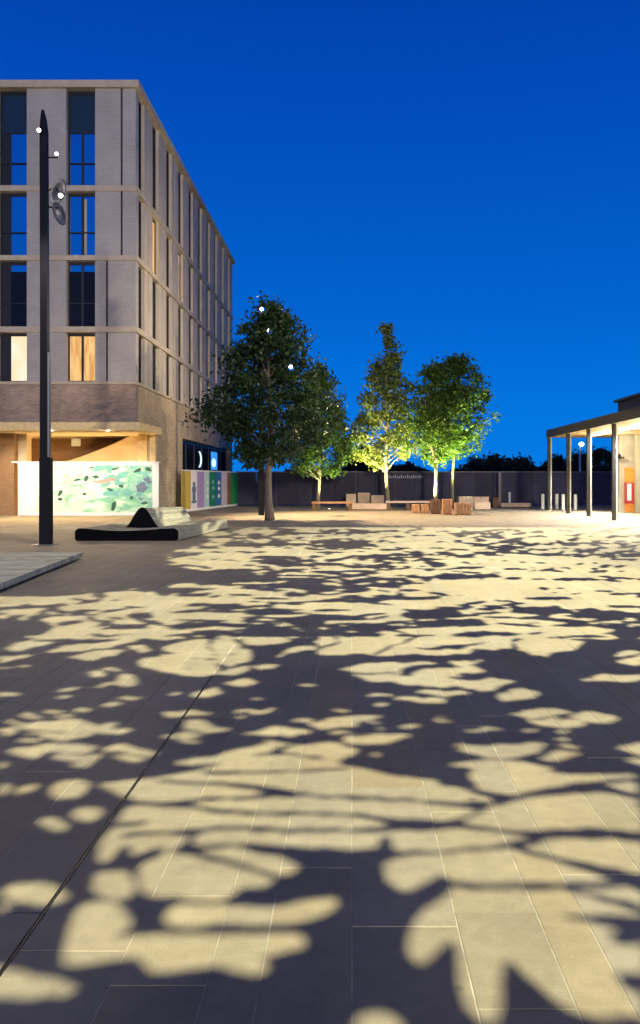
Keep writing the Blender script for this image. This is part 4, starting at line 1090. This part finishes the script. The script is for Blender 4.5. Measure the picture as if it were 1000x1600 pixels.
# ================================================================ benches and blocks under the trees
def slab_bench(px0, px1, by, ty, label, mt, ml, depth=0.5, legs=2, planks=4, name='plank_bench'):
    Yb = gd(by); x0, x1 = gx(px0, Yb), gx(px1, Yb); h = gz(ty, Yb)
    r = empty(name, ((x0 + x1) / 2, Yb, 0), 0, label, 'bench')
    hx = (x1 - x0) / 2
    for i in range(planks):
        a = depth * i / planks
        MB().bevbox(-hx, hx, a + 0.008, a + depth / planks - 0.008, h - 0.09, h, 0.01).build('seat_plank', M[mt], r)
    for k in range(legs):
        xx = -hx + 0.12 + (2 * hx - 0.24) * k / (legs - 1)
        MB().box(xx - 0.1, xx + 0.1, 0.03, depth - 0.03, 0, h - 0.092).build('leg', M[ml], r)
    return r
def block(px0, px1, by, ty, label, m, depth=0.6, name='timber_block', cat='seat', slats=0, group=None):
    Yb = gd(by); x0, x1 = gx(px0, Yb), gx(px1, Yb); h = gz(ty, Yb)
    r = empty(name, ((x0 + x1) / 2, Yb, 0), R.uniform(-0.06, 0.06), label, cat, group)
    hx = (x1 - x0) / 2
    if slats:
        w = 2 * hx / slats
        for i in range(slats): MB().bevbox(-hx + i * w + 0.008, -hx + (i + 1) * w - 0.008, 0, depth, 0.03, h, 0.012).build('board', M[m], r)
        MB().box(-hx + 0.03, hx - 0.03, 0.03, depth - 0.03, 0, 0.028).build('base', M['timber_dark'], r)
    else:
        MB().bevbox(-hx, hx, 0, depth, 0.04, h, 0.02).build('body', M[m], r); MB().box(-hx + 0.05, hx - 0.05, 0.05, depth - 0.05, 0, 0.038).build('base', M['timber_dark'], r)
    return r
slab_bench(487, 551, 798, 784, 'long low brown plank bench left of the pale blocks', 'timber', 'timber_dark')
block(541, 556, 793, 772, 'squarish pale stone seat just right of the long brown bench', 'stone_pale', name='stone_block')
block(559, 578, 792, 770, 'taller pale stone seat in the middle of the stone group', 'stone_pale', name='stone_block')
block(580, 600, 793, 774, 'pale stone seat beside the trunk of the tall lime tree', 'stone_pale', name='stone_block')
block(548, 604, 797, 787, 'low wide pale stone step in front of the seats', 'stone_pale', name='stone_slab', cat='step', depth=0.9)
slab_bench(603, 672, 797, 783, 'long pale pinkish plank bench right of the tall tree trunk', 'stone_pale', 'timber_dark', depth=0.6, legs=3)
block(644, 656, 802, 788, 'small upright timber cube in front of the long pale bench', 'timber', depth=0.4, slats=2)
block(658, 670, 802, 788, 'small timber cube beside the dark reddish stump', 'timber', depth=0.4, slats=2)
block(673, 689, 803, 781, 'tall reddish brown timber block below the forked trunk', 'timber_dark', depth=0.5, slats=3)
block(692, 707, 804, 780, 'golden timber block between the two tree trunks', 'timber', depth=0.5, slats=3)
block(711, 737, 805, 786, 'wide golden brown timber crate seat right of the trunks', 'timber', depth=0.6, slats=5)
block(717, 764, 795, 776, 'long pale stone bench with upright back near the right of the group', 'stone_pale', name='stone_block', depth=0.7, slats=4)
block(742, 766, 797, 785, 'low pale block lying before the long stone bench', 'stone_pale', depth=0.7)
block(770, 779, 794, 777, 'narrow dark block standing between stone bench and fence post', 'timber_dark')
block(783, 830, 793, 786, 'low grey stone kerb seat near the bollards', 'stone_pale', name='stone_block', depth=0.5)
block(430, 474, 788.5, 783, 'low pale kerb block by the dark fence behind the big tree', 'stone_pale', name='stone_block', depth=0.4)

# ================================================================ trees
camp = np.array([0, 0, HC])
def tree(base, height, cz0, prof, nleaf, leafsz, lm, bm, seed, label, kind='tree', trunk_r=0.12, fork=False, group=None, lean=0.0, clump=0.30, nclump=260, gaps=(), name='broadleaf_tree', squash=0.75):
    rr = np.random.RandomState(seed); rp = random.Random(seed)
    root = empty(name, base, 0, label, kind, group)
    tb = MB()
    def trunkx(z): return lean * z + 0.05 * math.sin(z * 1.3 + seed)
    zs = np.linspace(0, height * 0.93, 12)
    radz = lambda z: trunk_r * (1 - z / height) ** 0.8 + 0.012
    top_f = 12 if not fork else 5
    tb.tube([(trunkx(z), 0.03 * math.sin(z), z) for z in zs[:top_f]], [radz(z) * (1.35 if z < 0.1 else 1) for z in zs[:top_f]], 9)
    if fork:
        zf = zs[4]
        for s_ in (-1, 1):
            tb.tube([(trunkx(zf), 0, zf - 0.1), (s_ * 0.25, 0.1 * s_, zf + 0.9), (s_ * 0.55, 0.2 * s_, zf + 2.4), (s_ * 0.5, 0.2 * s_, height * 0.9)], [trunk_r * .75, trunk_r * .6, trunk_r * .4, 0.015], 7)
    tb.build('trunk', M[bm], root, smooth=True)
    # clump centres
    C_ = []
    bb = MB()
    while len(C_) < nclump:
        z = rp.random(); rad = prof(z)
        if rp.random() > rad / max(prof(q / 10) for q in range(11)) : continue
        a = rp.uniform(0, 2 * math.pi); rho = rad * math.sqrt(rp.uniform(0.06, 1.0)) * (1 + 0.06 * math.sin(3 * a + seed) + 0.08 * math.sin(5 * a + z * 9))
        zz = cz0 + z * (height - cz0) 
        C_.append((trunkx(zz) + rho * math.cos(a), rho * math.sin(a), zz, rho))
    for zq in (0.86, 0.9, 0.93, 0.96, 0.99):
        zz = cz0 + zq * (height - cz0); C_.append((trunkx(zz) + rp.uniform(-.12, .12), rp.uniform(-.1, .1), zz, 0.1))
    for i, c in enumerate(C_):
        if i % 4 == 0:
            z0 = max(cz0 * 0.8, c[2] - 0.55 * c[3] - 0.2)
            s = (trunkx(z0), 0, z0)
            mid = ((s[0] + c[0]) / 2, (s[1] + c[1]) / 2, (s[2] + c[2]) / 2 + 0.08)
            bb.tube([s, mid, c[:3]], [0.028, 0.016, 0.006], 4, cap=False)
    tag(bb.build('branches', M[bm], root), kind='stuff')
    Cn = np.array(C_)[:, :3]
    wgt = rr.uniform(0.4, 1.6, len(Cn)); ci = rr.choice(len(Cn), nleaf, p=wgt / wgt.sum())
    P = Cn[ci] + rr.normal(0, 1, (nleaf, 3)) * np.array([clump, clump, clump * squash]) * rr.uniform(0.5, 1.2, len(Cn))[ci][:, None]
    Pw = P + np.array(base)
    keep = P[:, 2] > cz0 - 0.25
    for (gp, gr) in gaps:
        d = np.array(gp) - camp; d /= np.linalg.norm(d); v = Pw - camp; t = v @ d; dist = np.linalg.norm(v - t[:, None] * d, axis=1); keep &= dist > gr
    P = P[keep]; n = len(P)
    a = rr.normal(0, 1, (n, 3)); a /= np.linalg.norm(a, axis=1)[:, None]
    b_ = np.cross(a, rr.normal(0, 1, (n, 3))); b_ /= np.linalg.norm(b_, axis=1)[:, None]
    s = leafsz * rr.uniform(0.6, 1.3, n)[:, None]
    V = np.empty((n, 4, 3)); V[:, 0] = P - a * s; V[:, 1] = P + b_ * s * 0.5 - a * s * 0.1; V[:, 2] = P + a * s; V[:, 3] = P - b_ * s * 0.5 - a * s * 0.1
    me = bpy.data.meshes.new('crown'); me.vertices.add(4 * n); me.vertices.foreach_set('co', V.ravel())
    me.loops.add(4 * n); me.loops.foreach_set('vertex_index', np.arange(4 * n)); me.polygons.add(n); me.polygons.foreach_set('loop_start', np.arange(0, 4 * n, 4))
    me.polygons.foreach_set('loop_total', np.full(n, 4)); me.update(calc_edges=True); me.materials.append(M[lm])
    o = bpy.data.objects.new('crown', me); COL.objects.link(o); o.parent = root
    return root
def P1(z):   # ovate cone, widest low
    pts = [(0, 0.85), (0.12, 1.95), (0.28, 2.55), (0.45, 2.2), (0.62, 1.75), (0.8, 1.1), (0.93, 0.55), (1, 0.15)]
    for i in range(len(pts) - 1):
        if pts[i][0] <= z <= pts[i + 1][0]:
            t = (z - pts[i][0]) / (pts[i + 1][0] - pts[i][0]); return pts[i][1] * (1 - t) + pts[i + 1][1] * t
    return 0.1
def prof(pts):
    def f(z):
        for i in range(len(pts) - 1):
            if pts[i][0] <= z <= pts[i + 1][0]:
                t = (z - pts[i][0]) / (pts[i + 1][0] - pts[i][0]); return pts[i][1] * (1 - t) + pts[i + 1][1] * t
        return 0.1
    return f
Tg = [((gx(px, m2Y), m2Y, gz(py, m2Y)), 0.14) for (px, py) in ((410, 485), (421, 518), (455, 575))]
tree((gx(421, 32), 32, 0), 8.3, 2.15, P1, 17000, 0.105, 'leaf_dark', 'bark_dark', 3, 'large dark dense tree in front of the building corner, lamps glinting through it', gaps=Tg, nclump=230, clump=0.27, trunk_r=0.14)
tree((gx(498, 45), 45, 0), gz(575, 45), 1.9, prof([(0, 1.0), (0.25, 1.85), (0.5, 1.8), (0.75, 1.2), (1, 0.3)]), 9000, 0.12, 'leaf_mid', 'bark', 5, 'rounded mid green tree just right of the large dark tree', nclump=120, trunk_r=0.09)
tree((gx(605, 46), 46, 0), gz(512, 46), 2.3, prof([(0, 0.6), (0.1, 1.8), (0.28, 2.05), (0.5, 1.5), (0.7, 1.0), (0.88, 0.5), (1, 0.1)]), 7800, 0.12, 'leaf_lime', 'bark', 8, 'tall narrow yellow-green tree with airy crown in the middle of the trees', nclump=110, clump=0.26, trunk_r=0.10)
tree((gx(680, 44.5), 44.5, 0), gz(572, 44.5), 2.4, prof([(0, 0.45), (0.2, 1.25), (0.5, 1.65), (0.8, 1.25), (1, 0.4)]), 8000, 0.11, 'leaf_green', 'bark', 12, 'fresh green tree with forked pale trunk, second from the right', nclump=120, fork=True, trunk_r=0.10)
tree((gx(707, 46), 46, 0), gz(560, 46), 2.5, prof([(0, 0.5), (0.2, 1.4), (0.45, 2.1), (0.75, 1.6), (1, 0.5)]), 8500, 0.11, 'leaf_green', 'bark', 15, 'wider fresh green tree at the right end of the row', nclump=120, trunk_r=0.08, lean=0.03)
# dark distant trees beyond the fence
fl = ['dark distant tree peeking above the fence between dark and lime trees', 'small dark distant tree left of the first gap over the fence', 'low dark distant tree right of the tree row',
      'rounded dark distant tree above the fence near the pale post', 'dark distant tree directly left of the pavilion corner', 'dark distant tree seen between the first two pavilion posts',
      'dark distant tree seen between the middle pavilion posts', 'taller dark distant tree seen through the last pavilion bay', 'broad dark distant tree at the far right behind the pavilion']
for i, (px, py, w) in enumerate(((568, 700, 34), (545, 712, 22), (742, 722, 24), (770, 716, 30), (812, 722, 26), (872, 718, 30), (905, 714, 28), (938, 705, 34), (975, 700, 36))):
    Yt = 92 + (i % 3) * 5; h = gz(py, Yt); rw_ = w * Yt / F
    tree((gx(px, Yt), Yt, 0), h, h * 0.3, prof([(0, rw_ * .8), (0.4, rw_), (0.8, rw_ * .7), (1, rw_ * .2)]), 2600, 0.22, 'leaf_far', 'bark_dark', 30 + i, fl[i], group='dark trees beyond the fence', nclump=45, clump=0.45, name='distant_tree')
# far hedge line reading as one mass
hv = np.random.RandomState(2); n = 9000
hx_ = hv.uniform(-8, 52, n); hh_ = 2.9 + 0.5 * np.sin(hx_ * 0.4) + 0.35 * np.sin(hx_ * 1.1)
hp = np.stack([hx_, 100 + hv.uniform(-1.5, 1.5, n), hh_ * hv.rand(n) ** 0.6], 1)
mb = MB()
a = hv.normal(0, 0.24, (n, 3)); b_ = hv.normal(0, 0.24, (n, 3))
V = np.stack([hp - a, hp + b_, hp + a, hp - b_], 1).reshape(-1, 3)
me = bpy.data.meshes.new('far_hedge'); me.from_pydata([tuple(q) for q in V], [], [(4 * i, 4 * i + 1, 4 * i + 2, 4 * i + 3) for i in range(n)]); me.materials.append(M['leaf_far'])
ho = bpy.data.objects.new('far_hedge', me); COL.objects.link(ho); tag(ho, 'low black hedge line along the horizon behind the fence', 'hedge', kind='stuff')

# in-ground uplights at the trees
def uplight(x, y, tgt, en, col, lab, spot=80):
    r = empty('ground_uplight', (x, y, 0), 0, lab, 'light', 'ground uplights under the trees')
    MB().tube([(0, 0, 0.003), (0, 0, 0.02)], [0.11, 0.10], 16).build('ring', M['steel'], r)
    MB().tube([(0, 0, 0.021), (0, 0, 0.026)], [0.045, 0.045], 16).build('lens', M['lamp'], r)
    lightobj('uplight_lamp', 'SPOT', (x, y, 0.08), en, col, tgt, size=0.05, spot=spot, blend=0.7)
YG = (1.0, 0.86, 0.42)
uplight(0.75, 44.9, (1.2, 45.9, 3.2), LV['tree_a'] * 18, YG, 'small ground uplight left of the tall lime tree trunk')
uplight(gx(680, 44.5) - 0.5, 43.9, (4.3, 44.6, 4.0), LV['tree_b'] * 8, (0.95, 0.95, 0.40), 'small ground uplight at the forked trunk')
uplight(gx(707, 46) + 0.7, 43.6, (6.0, 46, 5.0), LV['tree_b'] * 8, (0.85, 1.0, 0.40), 'small ground uplight at the rightmost trunk')
uplight(gx(498, 45) + 0.6, 44.3, (-1.6, 45, 3.5), LV['tree_c'] * 5, (0.85, 1.0, 0.5), 'small ground uplight at the rounded mid green tree')
# warm lamps washing the seating area, carried by the mast behind the big tree
lightobj('seating_lamp', 'SPOT', (m2X + 0.6, m2Y, 8.7), LV['seat'] * 110, (1.0, 0.70, 0.42), (0.5, 35.0, 0), size=0.12, spot=96, blend=0.8)
